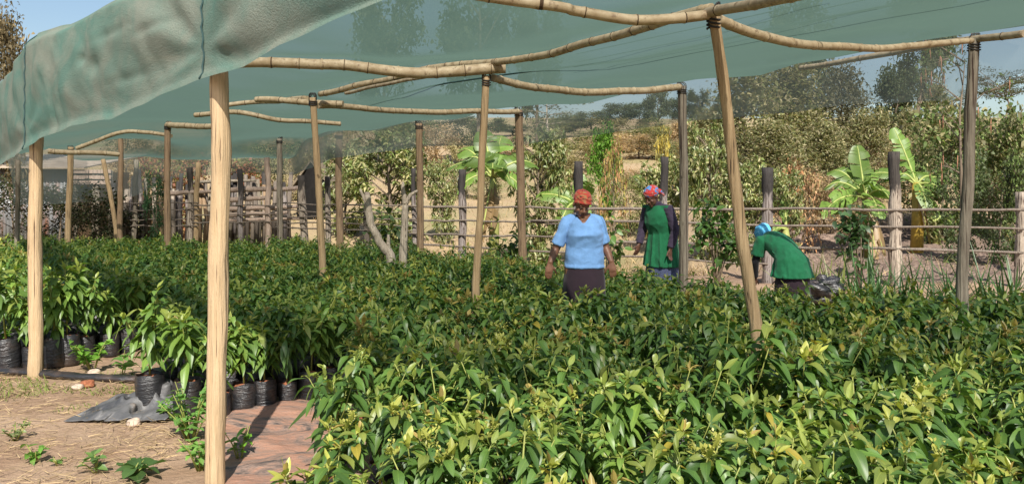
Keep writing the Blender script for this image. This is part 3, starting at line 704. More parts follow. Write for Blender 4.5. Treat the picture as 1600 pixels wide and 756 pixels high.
# the rest of the beds as one mass
VAR = [[seedling_arrays(STY[k], res, dn, 300+k) for k in range(12)] for res, dn in ((AV_MID, .85), (AV_LO, .7))]
parts = []; bv = []; 
for x, y in far:
    lod = 0 if y < 8.2 else 1
    pw = np.array([{'plain': 1.4, 'droop': 1.2, 'flush': .7, 'flower': .7, 'bronze': .3}[s] for s in STY[:12]]); 
    if x < -2: pw = np.array([{'plain': 2, 'droop': 1.2, 'flush': .4, 'flower': .3, 'bronze': .2}[s] for s in STY[:12]])
    k = int(rng.choice(12, p=pw/pw.sum())); fol, strands, fl = VAR[lod][k]
    a = rng.uniform(0, 6.28); s = rng.uniform(.80, 1.14)*.87; c_, s_ = math.cos(a)*s, math.sin(a)*s
    Mx = np.array([[c_, -s_, 0], [s_, c_, 0], [rng.normal(0, .04), rng.normal(0, .04), s]])
    for q in [fol]+(fl or []):
        parts.append((q[0]@Mx.T+np.array([x, y, 0]), q[1], q[2], q[3]*rng.uniform(.88, 1.12)))
    if y < 10: bv.append((x, y))
mass = link('seedling_mass', npmesh('seedling_mass', *cat(parts), [M_leaf])); tag(mass, 'dense mass of green avocado seedlings in shade further back', 'seedlings', None, 'stuff')
mb = MB()
for x, y in bv:
    mb.tube([(x, y, 0), (x, y, .13), (x, y, .25)], [.08, .093, .088], 9, cap=True)
o = mb.build('seedling_bags', M_bag); o.parent = mass; o['kind'] = 'stuff'
# ------------------------------------------------------------------ path: stained sheet, torn plastic, pipe, stones, weeds, straw
def grid_obj(name, fn, nu, nv, mat, parent=None):
    V = [fn(i/(nu-1), j/(nv-1)) for i in range(nu) for j in range(nv)]
    idx = np.arange(nu*nv).reshape(nu, nv); Q = np.stack([idx[:-1, :-1], idx[1:, :-1], idx[1:, 1:], idx[:-1, 1:]], -1).reshape(-1, 4)
    return link(name, npmesh(name, V, Q, None, None, [mat]), parent)
def f_sheet(u, v):
    y = 3.0+v*2.98; xl = np.interp(y, [3, 4.2, 5.2, 6], [-1.50, -1.62, -2.0, -2.05])+.07*noise.noise(Vector((y*2, 0, 3))); xr = np.interp(y, [3, 4.2, 5.2, 6], [-.55, -.75, -.95, -1.2])
    x = xl+(xr-xl)*u; z = .030+.030*noise.noise(Vector((x*1.9+y*.8, y*3.6, 2)))+.022*abs(noise.noise(Vector((x*3.1+y*1.5, y*7, 5))))
    e = min(u/.08, 1); return (x, y, max(z*e+.012, .012))
o = grid_obj('ground_sheet', f_sheet, 50, 150, M_sheet); tag(o, 'brown soil-stained wrinkled plastic sheet on the path between beds', 'ground sheet')
def f_tarp(u, v):
    px = 118+u*150; d0 = 5.9+.55*v; x = wx(px, 5.6)+.12*v
    hgt = .15*math.exp(-((u-.50)/.22)**2)*v**.8+.13*math.exp(-((u-.93)/.14)**2)*v+.06*v
    f = noise.noise(Vector((u*5.5, v*4, 2)))+.6*abs(noise.noise(Vector((u*9+v*4, v*5, 6))))
    return (x+.06*f, d0-.45-.08*f*v, .02+min(.17, max(0, hgt*.75+.10*f*(.3+v)*(1-.5*(u < .2)))))
o = grid_obj('torn_plastic', f_tarp, 60, 36, M_tarp); sm = o.modifiers.new('thick', 'SOLIDIFY'); sm.thickness = .004
tag(o, 'crumpled torn grey plastic lying on the soil at the bed corner', 'plastic')
mb = MB(); pth = [P(-30, 584, 6.9), P(40, 587, 6.85), P(120, 594, 6.7), P(210, 598, 6.55), P(280, 592, 6.75), P(330, 578, 7.1), P(400, 560, 7.5)]
pth = [Vector((p.x, EYE*F/(py-HY), .035)) for p, py in zip([P(-30, 0, 6.95), P(40, 0, 6.87), P(120, 0, 6.70), P(205, 0, 6.60), P(280, 0, 6.75), P(330, 0, 7.1)], (583, 587, 594, 598, 592, 578))]
big = []
for a, b in zip(pth[:-1], pth[1:]):
    for k in range(6): big.append(a.lerp(b, k/6)+Vector((0, .02*noise.noise(Vector((a.x+k, 0, 0))), .008*noise.noise(Vector((a.x*2+k*.7, 1, 0))))))
mb.tube(big, [(.055+.018*noise.noise(Vector((i*.5, 0, 0))), .03) for i in range(len(big))], 10, jit=.25, lat=(0, 1, 0))
o = mb.build('rolled_sheet', M_bag); tag(o, 'long rolled edge of grey plastic along the foot of the left bed', 'plastic')
for px, py, rx, lab, m_ in ((148, 586, .06, 'small pale stone against the foot of the corner post', M_stone), (208, 664, .055, 'flat pale stone in front of the torn grey plastic', M_stone), (136, 604, .065, 'red lump of soil on the rolled plastic edge', M_soil), (122, 608, .05, 'little brown stone left of the red soil lump', M_stone), (1150, 421, .16, 'red brown clod lying on bare soil behind the slanting pole', M_soil)):
    d = EYE*F/(py-HY) if py > 500 else 10.6; mb = MB(); k_ = random.random()*9
    mb.ell((0, 0, rx*.35), (rx, rx*.8, rx*.55), 14, 9, fn=lambda v: 1+.35*noise.noise(v*1.7+Vector((k_, 0, 0))))
    o = mb.build('stone' if m_ is M_stone else 'soil_clod', m_); o.location = (wx(px, d), d, 0); tag(o, lab, 'stone' if m_ is M_stone else 'soil clod')
def weed(px, py, hgt, rad, n, leafL, lab, colr=(.12, .24, .03), seed=0, stems=6, name='weed', flat=False):
    d = EYE*F/(py-HY); r = np.random.default_rng(seed); Pn, D, Ln, W, cu, co = [], [], [], [], [], []; mb = MB()
    for s in range(stems):
        a = r.uniform(0, 6.28); rr = rad*math.sqrt(r.random()); tip = np.array([rr*math.cos(a), rr*math.sin(a), hgt*r.uniform(.55, 1)])
        mb.tube([(tip[0]*.1, tip[1]*.1, 0), (tip[0]*.5, tip[1]*.5, tip[2]*.6), tuple(tip)], [.005, .004, .002], 6)
        for i in range(n//stems):
            u = r.uniform(.25, 1.0); p = tip*np.array([u*.95, u*.95, u**.8]); an = r.uniform(0, 6.28); el = r.uniform(-.2, .7)*(0.5 if flat else 1)
            Pn.append(p); D.append((math.cos(an)*math.cos(el), math.sin(an)*math.cos(el), math.sin(el))); l = leafL*r.uniform(.6, 1.2); Ln.append(l); W.append(l*.27); cu.append(r.uniform(0, .5)); co.append(np.array(colr)*r.uniform(.7, 1.3))
    e = empty(name, (wx(px, d), d, 0)); tag(e, lab, 'weed', 'weeds on the path')
    link('foliage', npmesh('foliage', *leaves(Pn, D, np.array(Ln), np.array(W), np.array(cu), .3, np.array(co), AV_MID, 'ell', r.normal(0, .3, len(Pn))), [M_leaf]), e)
    mb.build('stem', M_stem, e)
weed(145, 580, .36, .20, 90, .085, 'light green leafy weed beside the corner post foot', (.13, .28, .04), 1, 9)
weed(190, 592, .26, .12, 16, .14, 'weed with long pale leaves over the rolled plastic', (.11, .22, .05), 2, 3)
weed(228, 598, .28, .10, 12, .15, 'two-stemmed pale weed left of the yellow tipped seedling', (.10, .21, .06), 3, 2)
weed(298, 690, .36, .20, 150, .07, 'bushy weed with many small leaves left of the thick front post', (.12, .25, .06), 4, 14)
weed(312, 735, .22, .13, 70, .055, 'low spreading weed at the foot of the thick front post', (.14, .28, .06), 5, 9)
weed(296, 640, .42, .10, 16, .15, 'tall broad-leaved weed in front of the bed, left of the front post', (.10, .21, .05), 6, 3)
weed(375, 722, .22, .10, 26, .075, 'little bright weed in the post shadow on the brown sheet', (.11, .26, .03), 7, 4)
weed(205, 748, .13, .12, 18, .16, 'dark rosette weed with broad leaves at the bottom of the view', (.07, .14, .04), 8, 5, flat=True)
weed(150, 738, .12, .09, 20, .07, 'small ragged weed left of the dark rosette', (.10, .18, .05), 9, 5)
weed(56, 722, .10, .09, 26, .06, 'low bright green weed on the bare soil', (.11, .24, .04), 10, 5, flat=True)
weed(24, 688, .13, .13, 60, .04, 'grey-green feathery weed near the left picture edge', (.15, .20, .08), 11, 8)
weed(90, 727, .05, .05, 10, .05, 'tiny weed seedling between the two low weeds', (.10, .2, .04), 12, 4, flat=True)
weed(252, 655, .12, .06, 24, .05, 'small weed at the right end of the torn grey plastic', (.12, .22, .05), 13, 4)
weed(8, 560, .34, .10, 40, .08, 'bright weed at the left edge in front of the bags', (.13, .28, .04), 14, 5)
def blades(n, fn, L, Wd, curl, colf, mat, name, el=(.0, .25), res=T_LO, kind='blade'):
    Pn, D, co = [], [], []
    while len(Pn) < n:
        q = fn()
        if q is None: continue
        a = rng.uniform(0, 6.28); e = rng.uniform(*el); Pn.append(q); D.append((math.cos(a)*math.cos(e), math.sin(a)*math.cos(e), math.sin(e))); co.append(colf())
    k = len(Pn); return link(name, npmesh(name, *leaves(Pn, D, rng.uniform(*L, k), rng.uniform(*Wd, k), rng.uniform(*curl, k), .0, np.array(co), res, kind, rng.normal(0, .6, k)), [mat]))
def f_straw():
    y = rng.uniform(3.2, 7.2); x = rng.uniform(-.66*y-.4, -1.55)
    if inside(x, y, BED) or (x > -2.0 and y > 4.2): return None
    if noise.noise(Vector((x*1.1, y*1.9, 5))) < rng.uniform(-.35, .45) - (.25 if y > 5.6 else 0): return None
    return (x, y, rng.uniform(.006, .03))
o = blades(3600, f_straw, (.03, .20), (.0010, .003), (-.05, .2), lambda: np.array((.50, .385, .23))*rng.uniform(.5, 1.15), M_dryl, 'dry_straw', (-.06, .22)); tag(o, 'dry pale straw scattered over the bare soil at lower left', 'straw', None, 'stuff')
def f_gr():
    y = rng.uniform(5.4, 6.9); x = rng.uniform(-4.6, -2.7)
    if inside(x, y, BED) or noise.noise(Vector((x*1.6, y*2.3, 8))) < rng.uniform(0, .35): return None
    return (x, y, .005)
o = blades(900, f_gr, (.04, .11), (.002, .004), (.1, .5), lambda: np.array((.16, .22, .05))*rng.uniform(.6, 1.3), M_dryl, 'short_grass', (.4, 1.3)); tag(o, 'short green grass on the soil by the torn plastic', 'grass', None, 'stuff')

# ------------------------------------------------------------------ rail fence behind the beds
def fline(px):  # distance of the fence along a picture column
    return float(np.interp(px, [150, 430, 640, 900, 1200, 1600], [18.4, 17.2, 15.8, 14.4, 13.7, 13.3]))
fence = empty('rail_fence', (wx(900, 14.4), 14.4, 0)); FO = Vector((wx(900, 14.4), 14.4, 0)); tag(fence, 'rustic fence of rough split posts and thin horizontal poles behind the beds', 'fence')
FP = [(1596, 300, 18, M_char, 0), (1396, 237, 18, M_char, -5), (1199, 262, 17, M_charlow, 0), (1038, 245, 13, M_charlow, 3), (903, 252, 15, M_charlow, 1), (723, 265, 12, M_charlow, 0), (646, 263, 8, M_charlow, -2), (574, 300, 9, M_rail, 2), (512, 276, 9, M_char, -2), (470, 274, 12, M_char, -8), (418, 246, 9, M_log, -2), (375, 264, 9, M_charlow, -2), (309, 254, 8, M_tan, 4), (297, 262, 9, M_char, 0), (213, 250, 8, M_grey, 6)]
for k, (px, pt, wp, mt, dx) in enumerate(FP):
    d = fline(px); top = wz(pt, d); r = wp/2/F*d; gz = H(wx(px, d), d); mb = MB(); pth, rd = [], []
    for i in range(18):
        z = gz-.2+(top-gz+.2)*i/17; u = i/17
        pth.append((dx/F*d*(u-1)*-1*-1+.03*noise.noise(Vector((k*3.1, z*1.5, 0))), .03*noise.noise(Vector((k, z*1.3, 4))), z)); rd.append(r*(1.08-.16*u+.10*noise.noise(Vector((k*7.7, z*3, 0)))))
    mb.tube(pth, rd, 11, jit=.4, seed=k+30); o = mb.build('post', mt, fence); o.location = Vector((wx(px, d), d, 0))-FO
RA = [(905, 1600, 326, 328, .030), (830, 1600, 345, 358, .026), (860, 1600, 375, 396, .032), (640, 1010, 322, 327, .024), (640, 900, 344, 349, .022), (640, 900, 365, 370, .024), (640, 1200, 381, 412, .024),
      (430, 650, 318, 322, .018), (430, 650, 329, 333, .016), (430, 650, 338, 343, .018), (430, 650, 347, 352, .016), (430, 650, 355, 362, .018), (300, 436, 322, 320, .018), (300, 436, 337, 334, .016), (300, 436, 348, 346, .018), (180, 310, 330, 326, .016), (180, 310, 344, 342, .016), (180, 310, 354, 352, .018), (170, 310, 318, 316, .016)]
for k, (a, b_, ya, yb, r) in enumerate(RA):
    pth, rd = [], []
    for i in range(40):
        u = i/39; px = a+(b_-a)*u; d = fline(px)-.08-(.02 if k % 2 else 0); py = ya+(yb-ya)*u
        pth.append(P(px, py, d)+Vector((0, .02*noise.noise(Vector((k, u*6, 0))), .035*noise.noise(Vector((k*3.3, u*5, 1)))+.012*noise.noise(Vector((k*1.3, u*22, 1)))))-FO); rd.append(.82*r*(1.1-.25*u+.12*noise.noise(Vector((k, u*20, 7)))))
    mb = MB(); mb.tube(pth, rd, 8, jit=.2, seed=k); mb.build('rail', M_rail, fence)

# log stack and stick palisade on the left
pal = empty('stick_palisade', (wx(330, 19), 19, 0)); PO = Vector((wx(330, 19), 19, 0)); tag(pal, 'old palisade of upright sticks with dark weathered tops beside the shed', 'palisade')
r_ = np.random.default_rng(5)
for k in range(44):
    px = 176+k*6.4+r_.uniform(-2, 2); d = 19+r_.uniform(-.25, .25); top = wz(r_.uniform(264, 300), d); x = wx(px, d); gz = H(x, d)
    mb = MB(); mb.tube([(0, 0, gz-.1), (r_.normal(0, .03), r_.normal(0, .03), (gz+top)/2), (r_.normal(0, .05), 0, top)], [.06, .055, .045], 8, jit=.35, seed=k)
    o = mb.build('stake', [M_char, M_grey, M_charlow, M_brown, M_rail][int(r_.integers(5))], pal); o.location = Vector((x, d, 0))-PO
for k, (a, b_, py, r) in enumerate(((240, 330, 300, .04), (300, 400, 283, .04))):
    mb = MB(); mb.tube([P(a, py+2, 18.8)-PO, P((a+b_)/2, py, 18.8)-PO, P(b_, py-1, 18.8)-PO], [r, r, r*.8], 8, jit=.3, seed=k); mb.build('cross_pole', M_grey, pal)
for k, (a, b_, py, wp, lab) in enumerate(((338, 470, 297, 9, 'thick pale log topmost of the stack left of the hut'), (345, 424, 312, 9, 'second pale log from the top of the stack'), (350, 465, 326, 8, 'short pale log in the middle of the stack'), (352, 450, 335, 7, 'thin log second from the bottom of the stack'), (335, 470, 344, 7, 'long thin log at the bottom of the stack'), (250, 335, 302, 8, 'grey log leaning on the palisade left of the thick front post'))):
    d = 17.75; p0 = P(a, py+1, d); p1 = P(b_, py-3, d); r = wp/2/F*d; mb = MB()
    mb.tube([(p0-p0).lerp(p1-p0, i/9)+Vector((0, 0, .03*noise.noise(Vector((k, i*.6, 0))))) for i in range(10)], [r*(1-.03*i) for i in range(10)], 10, jit=.2, seed=k+3)
    o = mb.build('log', M_log); o.location = p0; tag(o, lab, 'log', 'logs stacked behind the fence')
# hut; the shade inside its opening is painted as black colour
hut = empty('low_hut', (wx(486, 23), 23, H(wx(486, 23), 23))); hz = H(wx(486, 23), 23); tag(hut, 'low hut with a triangular opening painted black for its dark inside, behind the fence', 'hut')
mb = MB(); zt = wz(256, 23)-hz; zb = wz(300, 23)-hz
mb.tube([(0, .05, 0), (0, 1.6, 0)], .01, 3)
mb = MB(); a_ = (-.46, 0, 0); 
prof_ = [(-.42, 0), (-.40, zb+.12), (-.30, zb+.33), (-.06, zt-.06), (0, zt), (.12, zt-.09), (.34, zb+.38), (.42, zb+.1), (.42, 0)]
mb.add([(x, 0, z) for x, z in prof_]+[(x, 1.6, z) for x, z in prof_], [tuple(range(9))[::-1], tuple(range(9, 18))]+[(i, i+1, i+10, i+9) for i in range(8)]); mb.build('opening', M_black, hut)  # solid block; near-black colour stands in for the shaded interior
mb = MB(); 
for s in (-1, 1):
    mb.add([(0, -.06, zt+.05), (s*.60, -.06, zb+.06), (s*.60, 1.7, zb+.06), (0, 1.7, zt+.05), (0, -.06, zt+.11), (s*.66, -.06, zb+.09), (s*.66, 1.7, zb+.09), (0, 1.7, zt+.11)], [(0, 1, 2, 3), (4, 5, 6, 7), (0, 1, 5, 4), (1, 2, 6, 5), (2, 3, 7, 6)], 0, False)
mb.build('thatch', plain('thatch', (.20, .16, .11), .95, .1, .4, 30, .8), hut)
# tin shed
m, t, b, N, L = newmat('rusty_corrugated_tin'); n1 = ntex(t, (3, 3, .5), 1.6, 5); n2 = ntex(t, (1, 1, 1), .9, 5)
L.new(mix(t, ramp(t, n1, [(.5, (0, 0, 0)), (.66, (.9, .9, .9))]), mix(t, ramp(t, n2, [(.4, (0, 0, 0)), (.6, (1, 1, 1))]), (.26, .27, .28), (.17, .175, .18)), (.27, .12, .07)), b.inputs['Base Color']); b.inputs['Metallic'].default_value = .35; b.inputs['Roughness'].default_value = .55; M_tin = m
sd = 20.0; shed = empty('tin_shed', (wx(30, sd), sd, 0)); SO = Vector((wx(30, sd), sd, 0)); tag(shed, 'corrugated tin shed with rusty streaks behind the dark side curtain', 'shed')
def corr(name, x0, x1, z0, z1, y, dy, mat):
    n = int((x1-x0)/.02); V, Fq = [], []
    for i in range(n+1):
        x = x0+(x1-x0)*i/n; o_ = .018*math.sin(x*2*math.pi/.09)
        V += [(x, y+o_, z0), (x, y+dy+o_, z1)]
    Fq = [(2*i, 2*i+2, 2*i+3, 2*i+1) for i in range(n)]; mb = MB(); mb.add(V, Fq); o = mb.build(name, mat, shed); s = o.modifiers.new('t', 'SOLIDIFY'); s.thickness = .004
xl, xr = wx(-60, sd)-SO.x, wx(112, sd)-SO.x; zt = wz(264, sd)
corr('wall', xl, xr, 0, zt, 0, 0, M_tin)
mb = MB(); mb.box((xr-.05, .03, 0), (xr, 3, zt-.02)); mb.build('end_wall', M_brown, shed)
mb = MB(); mb.add([(xl-.2, -.35, zt+.02), (xr+.5, -.35, zt+.0), (xr+.5, 3.2, zt+.5), (xl-.2, 3.2, zt+.5), (xl-.2, -.35, zt+.05), (xr+.5, -.35, zt+.03), (xr+.5, 3.2, zt+.53), (xl-.2, 3.2, zt+.53)], [(0, 3, 2, 1), (4, 5, 6, 7), (0, 1, 5, 4), (1, 2, 6, 5), (2, 3, 7, 6), (3, 0, 4, 7)], 0, False)
mb.build('roof', plain('old_tin_roof', (.36, .29, .22), .6, .4, .3, 3), shed)
lean = empty('lean_to', (wx(142, 19.8), 19.8, 0)); tag(lean, 'open wooden lean-to with grey boards right of the tin shed', 'lean-to'); LO = Vector((wx(142, 19.8), 19.8, 0))
for px in (118, 146, 152, 172): mb = MB(); mb.tube([(0, 0, 0), (.01, 0, wz(266, 19.8))], .05, 8, jit=.3, seed=px); o = mb.build('upright', M_grey, lean); o.location = (wx(px, 19.8)-LO.x, 0, 0)
for py in (271, 280, 288): mb = MB(); mb.box((wx(112, 19.8)-LO.x, -.09, wz(py, 19.8)), (wx(176, 19.8)-LO.x, -.06, wz(py, 19.8)+.09)); mb.build('board', M_log, lean)

# bare forked trunks among the seedlings
def bare(name, lab, d, segs):
    gz = 0; mb = MB(); org = Vector((wx(segs[0][0][0], d), d, 0))
    for seg in segs:
        pts = []; rr = []
        for (px, py, wp) in seg: pts.append(P(px, py, d)-org); rr.append(wp/2/F*d)
        PP, RR = [], []
        for a, b_, ra, rb in zip(pts[:-1], pts[1:], rr[:-1], rr[1:]):
            for k in range(6): PP.append(a.lerp(b_, k/6)+Vector((.012*noise.noise(Vector((px, len(PP)*.6, 0))), .02*noise.noise(Vector((py, len(PP)*.6, 3))), 0))); RR.append(ra+(rb-ra)*k/6)
        PP.append(pts[-1]); RR.append(rr[-1]*.9); mb.tube(PP, RR, 10, jit=.3, seed=segs[0][0][0])
    o = mb.build(name, M_palebark); o.location = org; tag(o, lab, 'trunk')
bare('bare_trunk', 'bare crooked pale trunk leaning in the seedlings, left of the forked one', 11.2, [[(618, 468, 17), (610, 398, 15), (594, 380, 13), (580, 352, 12), (575, 325, 12), (574, 305, 9)], [(579, 345, 8), (572, 318, 6), (563, 296, 4)], [(606, 392, 8), (607, 378, 6), (607, 367, 4)]])
bare('bare_trunk', 'bare forked pale trunk standing upright beside the dark brown pole', 11.6, [[(629, 450, 15), (630, 395, 13), (632, 350, 11), (633, 322, 10), (634, 312, 8)], [(633, 318, 9), (630, 300, 7), (629, 285, 4)], [(633, 320, 8), (641, 305, 6), (652, 298, 4)]])

# ------------------------------------------------------------------ trees, shrubs, bananas
def scatter_crown(kind, seed, n, tips, spread, L, Wr, cols, droop=(0, .4), el=(-.4, .8), whorl=0, res=T_LO, prf='ell'):
    r = np.random.default_rng(seed); Pn, D, co = [], [], []; tips = np.array(tips)
    w_ = np.array([1.0]*len(tips)); 
    k = r.integers(0, len(tips), n if not whorl else n//whorl)
    off = r.normal(0, 1, (len(k), 3))*np.array(spread)
    ctr = tips[k]+off; cc = np.array(cols); tint = r.uniform(.65, 1.3, len(tips))
    if whorl: ctr = np.repeat(ctr, whorl, 0); k = np.repeat(k, whorl)
    m_ = len(ctr); a = r.uniform(0, 6.28, m_); e = r.uniform(el[0], el[1], m_)
    D = np.stack([np.cos(a)*np.cos(e), np.sin(a)*np.cos(e), np.sin(e)], 1)
    ci = r.integers(0, len(cc), m_); col = cc[ci]*(r.uniform(.75, 1.25, m_)*tint[k])[:, None]
    Ls = r.uniform(*L, m_); return leaves(ctr, D, Ls, Ls*Wr, r.uniform(*droop, m_), r.uniform(0, .4, m_), col, res, prf, r.normal(0, .6, m_))
def limbs(mb, r, h, n, rad, r0, top=.95, low=.35, rise=.6, m=0, shape='round'):
    """trunk from z=0 plus n limbs; returns tips"""
    pts = [Vector((0, 0, -.2)), Vector((r.normal(0, .02)*h, r.normal(0, .02)*h, h*.35)), Vector((r.normal(0, .04)*h, r.normal(0, .04)*h, h*.7)), Vector((r.normal(0, .05)*h, r.normal(0, .05)*h, h*top))]
    mb.tube(pts, [r0, r0*.8, r0*.5, r0*.15], 8, jit=.2, seed=int(r.integers(99))); tips = [np.array(pts[-1])]
    for i in range(n):
        u = low+(top-low)*(i+r.random())/n; base = pts[0].lerp(pts[1], u/.35) if u < .35 else (pts[1].lerp(pts[2], (u-.35)/.35) if u < .7 else pts[2].lerp(pts[3], (u-.7)/(top-.7+1e-6)))
        a = i*2.4+r.normal(0, .4)
        if shape == 'round': k = math.sin(math.pi*min(1, max(.12, (u-low*.6)/(1.12-low*.6))))**.7
        elif shape == 'cone': k = 1.05-.85*(u-low)/(1-low)
        elif shape == 'flat': k = .6+.5*(u-low)/(1-low)
        ln = rad*k*r.uniform(.65, 1.1); e = base+Vector((math.cos(a)*ln, math.sin(a)*ln, ln*rise*r.uniform(.4, 1.2)))
        mid = base.lerp(e, .5)+Vector((0, 0, ln*.08)); mb.tube([base, mid, e], [r0*.32, r0*.2, r0*.06], 5)
        tips += [np.array(e), np.array(mid.lerp(e, .45))]
        for q in range(2):
            b2 = a+r.choice([-1, 1])*r.uniform(.4, 1.0); e2 = mid+Vector((math.cos(b2)*ln*.5, math.sin(b2)*ln*.5, ln*r.uniform(-.1, .45))); mb.tube([mid, e2], [r0*.14, r0*.04], 4); tips.append(np.array(e2))
    return tips
OL = [(.21, .22, .105), (.29, .27, .145), (.15, .17, .075), (.34, .305, .19)]
MG = [(.17, .22, .08), (.14, .185, .06), (.25, .27, .115), (.33, .31, .16)]
GRN = [(.14, .21, .065), (.19, .26, .085), (.11, .16, .05)]
DRY = [(.30, .20, .12), (.24, .17, .11), (.36, .26, .16), (.2, .17, .09)]
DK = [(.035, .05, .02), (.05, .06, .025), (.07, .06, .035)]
KIND = {
 'mango': dict(n=6400, whorl=8, spread=(.065, .065, .06), L=(.042, .085), Wr=.19, cols=MG, droop=(0, .55), el=(-.6, .7), nl=26, rad=.52, r0=.035, low=.08, shape='round', rise=.5, mat=M_leaf),
 'olive': dict(n=8500, whorl=0, spread=(.06, .06, .06), L=(.02, .045), Wr=.22, cols=OL, droop=(0, .5), el=(-.8, .9), nl=22, rad=.36, r0=.022, low=.12, shape='cone', rise=.7, mat=M_tree),
 'round': dict(n=6000, whorl=0, spread=(.06, .06, .05), L=(.03, .06), Wr=.3, cols=[(.10, .13, .065), (.13, .155, .08), (.085, .11, .055)], droop=(0, .4), el=(-.6, .9), nl=18, rad=.42, r0=.03, low=.3, shape='round', rise=.7, mat=M_tree),
 'shrub': dict(n=2600, whorl=0, spread=(.07, .07, .07), L=(.05, .10), Wr=.3, cols=GRN, droop=(0, .5), el=(-.4, .9), nl=14, rad=.5, r0=.02, low=.06, shape='round', rise=.7, mat=M_tree),
 'bush': dict(n=3200, whorl=0, spread=(.07, .07, .07), L=(.03, .07), Wr=.28, cols=OL+GRN, droop=(0, .5), el=(-.6, .9), nl=16, rad=.5, r0=.022, low=.08, shape='round', rise=.7, mat=M_tree),
 'dry': dict(n=700, whorl=0, spread=(.06, .06, .06), L=(.04, .09), Wr=.25, cols=DRY, droop=(.2, .9), el=(-.8, .6), nl=16, rad=.45, r0=.02, low=.1, shape='cone', rise=1.0, mat=M_dryl),
 'flat': dict(n=4200, whorl=0, spread=(.09, .09, .018), L=(.02, .04), Wr=.3, cols=[(.075, .085, .045), (.10, .105, .06)], droop=(0, .3), el=(-.3, .5), nl=18, rad=.75, r0=.03, low=.72, shape='flat', rise=.22, mat=M_tree),
 'thin': dict(n=520, whorl=0, spread=(.035, .035, .03), L=(.015, .035), Wr=.25, cols=[(.10, .15, .05), (.08, .12, .04)], droop=(0, .4), el=(-.4, .7), nl=9, rad=.36, r0=.014, low=.45, shape='flat', rise=.5, mat=M_tree),
 'slim': dict(n=700, whorl=0, spread=(.045, .045, .015), L=(.018, .036), Wr=.25, cols=[(.09, .11, .05), (.12, .13, .07)], droop=(0, .4), el=(-.3, .5), nl=9, rad=.30, r0=.016, low=.55, shape='flat', rise=.12, mat=M_tree),
}
PRT = {}
def tree_proto(kind, var, cols=None):
    key = (kind, var, cols is not None and tuple(cols[0]))
    if key not in PRT:
        K = KIND[kind]; r = np.random.default_rng(hash((kind, var)) % 1000 if False else sum(map(ord, kind))*7+var*13); mb = MB()
        tips = limbs(mb, r, 1.0, K['nl'], K['rad'], K['r0'], low=K['low'], shape=K['shape'], rise=K['rise'])
        big = K['L'][1] > .08
        fol = scatter_crown(kind, 50+var, K['n'], tips, K['spread'], K['L'], K['Wr'], cols or K['cols'], K['droop'], K['el'], K['whorl'], AV_LO if kind == 'mango' else T_LO, 'long' if kind == 'mango' else 'ell')
        PRT[key] = (mb.mesh('trunk', [M_palebark if kind in ('slim',) else M_bark]), npmesh('crown', *fol, [K['mat']]))
    return PRT[key]
def tree(kind, var, px, d, top, wide, name, lab, cat, group=None, cols=None, z=None):
    """wide: full crown width in photo pixels; height set by the top pixel row"""
    K = KIND[kind]; tm, cm = tree_proto(kind, var, cols); x = wx(px, d); gz = H(x, d) if z is None else z
    h = wz(top, d)-gz; sx = wide/F*d/(2.3*K['rad'])
    e = empty(name, (x, d, gz-.03), rng.uniform(0, 6.28)); e.scale = (sx, sx, h/1.03); tag(e, lab, cat, group)
    link('trunk', tm, e); link('crown', cm, e); return e
S_ = 'shrubs behind the fence'; T_ = 'trees beyond the fence'
tree('mango', 0, 842, 17, 218, 110, 'mango_bush', 'big mango bush with drooping leaves left of the woman in blue', 'bush', S_)
tree('mango', 1, 612, 19, 215, 150, 'mango_bush', 'broad mango bush behind the bare trunks', 'bush', S_)
tree('mango', 2, 692, 20, 262, 60, 'mango_bush', 'smaller mango bush between the dark brown pole and banana', 'bush', S_)
tree('mango', 3, 1110, 17.5, 216, 100, 'mango_bush', 'tall mango bush right behind the slanting pole', 'bush', S_)
tree('mango', 0, 1160, 17, 262, 95, 'mango_bush', 'mango bush around the burnt post behind the bent woman', 'bush', S_)
tree('mango', 1, 1225, 16.4, 280, 80, 'mango_bush', 'low mango bush right of the blue headscarf', 'bush', S_)
tree('mango', 2, 1035, 18.5, 262, 90, 'mango_bush', 'mango bush behind the woman in the green apron', 'bush', S_)
tree('mango', 3, 540, 20.5, 240, 90, 'mango_bush', 'pale mango bush just right of the hut', 'bush', S_)
tree('shrub', 0, 945, 23, 214, 60, 'green_shrub', 'bright green small tree above the woman in blue', 'bush', S_, [(.09, .19, .025), (.12, .24, .03)])
tree('bush', 0, 905, 21, 292, 60, 'low_bush', 'low bush left behind the red headscarf', 'bush', S_)
tree('bush', 1, 985, 21, 285, 60, 'low_bush', 'light bush between the two standing women', 'bush', S_, [(.16, .2, .06), (.22, .22, .09)])
tree('dry', 0, 1238, 17.5, 252, 70, 'dry_shrub', 'peach-leaved dry shrub right of the burnt post', 'shrub', S_, [(.42, .22, .11), (.36, .24, .13)])
tree('dry', 1, 1262, 19, 262, 80, 'dry_shrub', 'bare branchy dry shrub left of the banana clump', 'shrub', S_, [(.40, .24, .14), (.30, .24, .12)])
tree('dry', 2, 960, 19, 225, 60, 'dry_shrub', 'withered reddish shrub right of the fallen banana leaf', 'shrub', S_, [(.34, .2, .1), (.3, .27, .08)])
tree('dry', 0, 1037, 20, 205, 50, 'dry_shrub', 'yellowing slim shrub above the green-aproned woman', 'shrub', S_, [(.42, .33, .07), (.34, .3, .1)])
tree('olive', 0, 1165, 25, 105, 170, 'olive_tree', 'tall grey-olive feathery tree behind the slanting pole', 'tree', T_)
tree('olive', 1, 1245, 27, 100, 170, 'olive_tree', 'widest grey-olive feathery tree beneath the roof edge', 'tree', T_)
tree('olive', 2, 1318, 29, 98, 130, 'olive_tree', 'feathery tree rising into the sky left of the bananas', 'tree', T_, [(.12, .12, .075), (.16, .155, .1)])
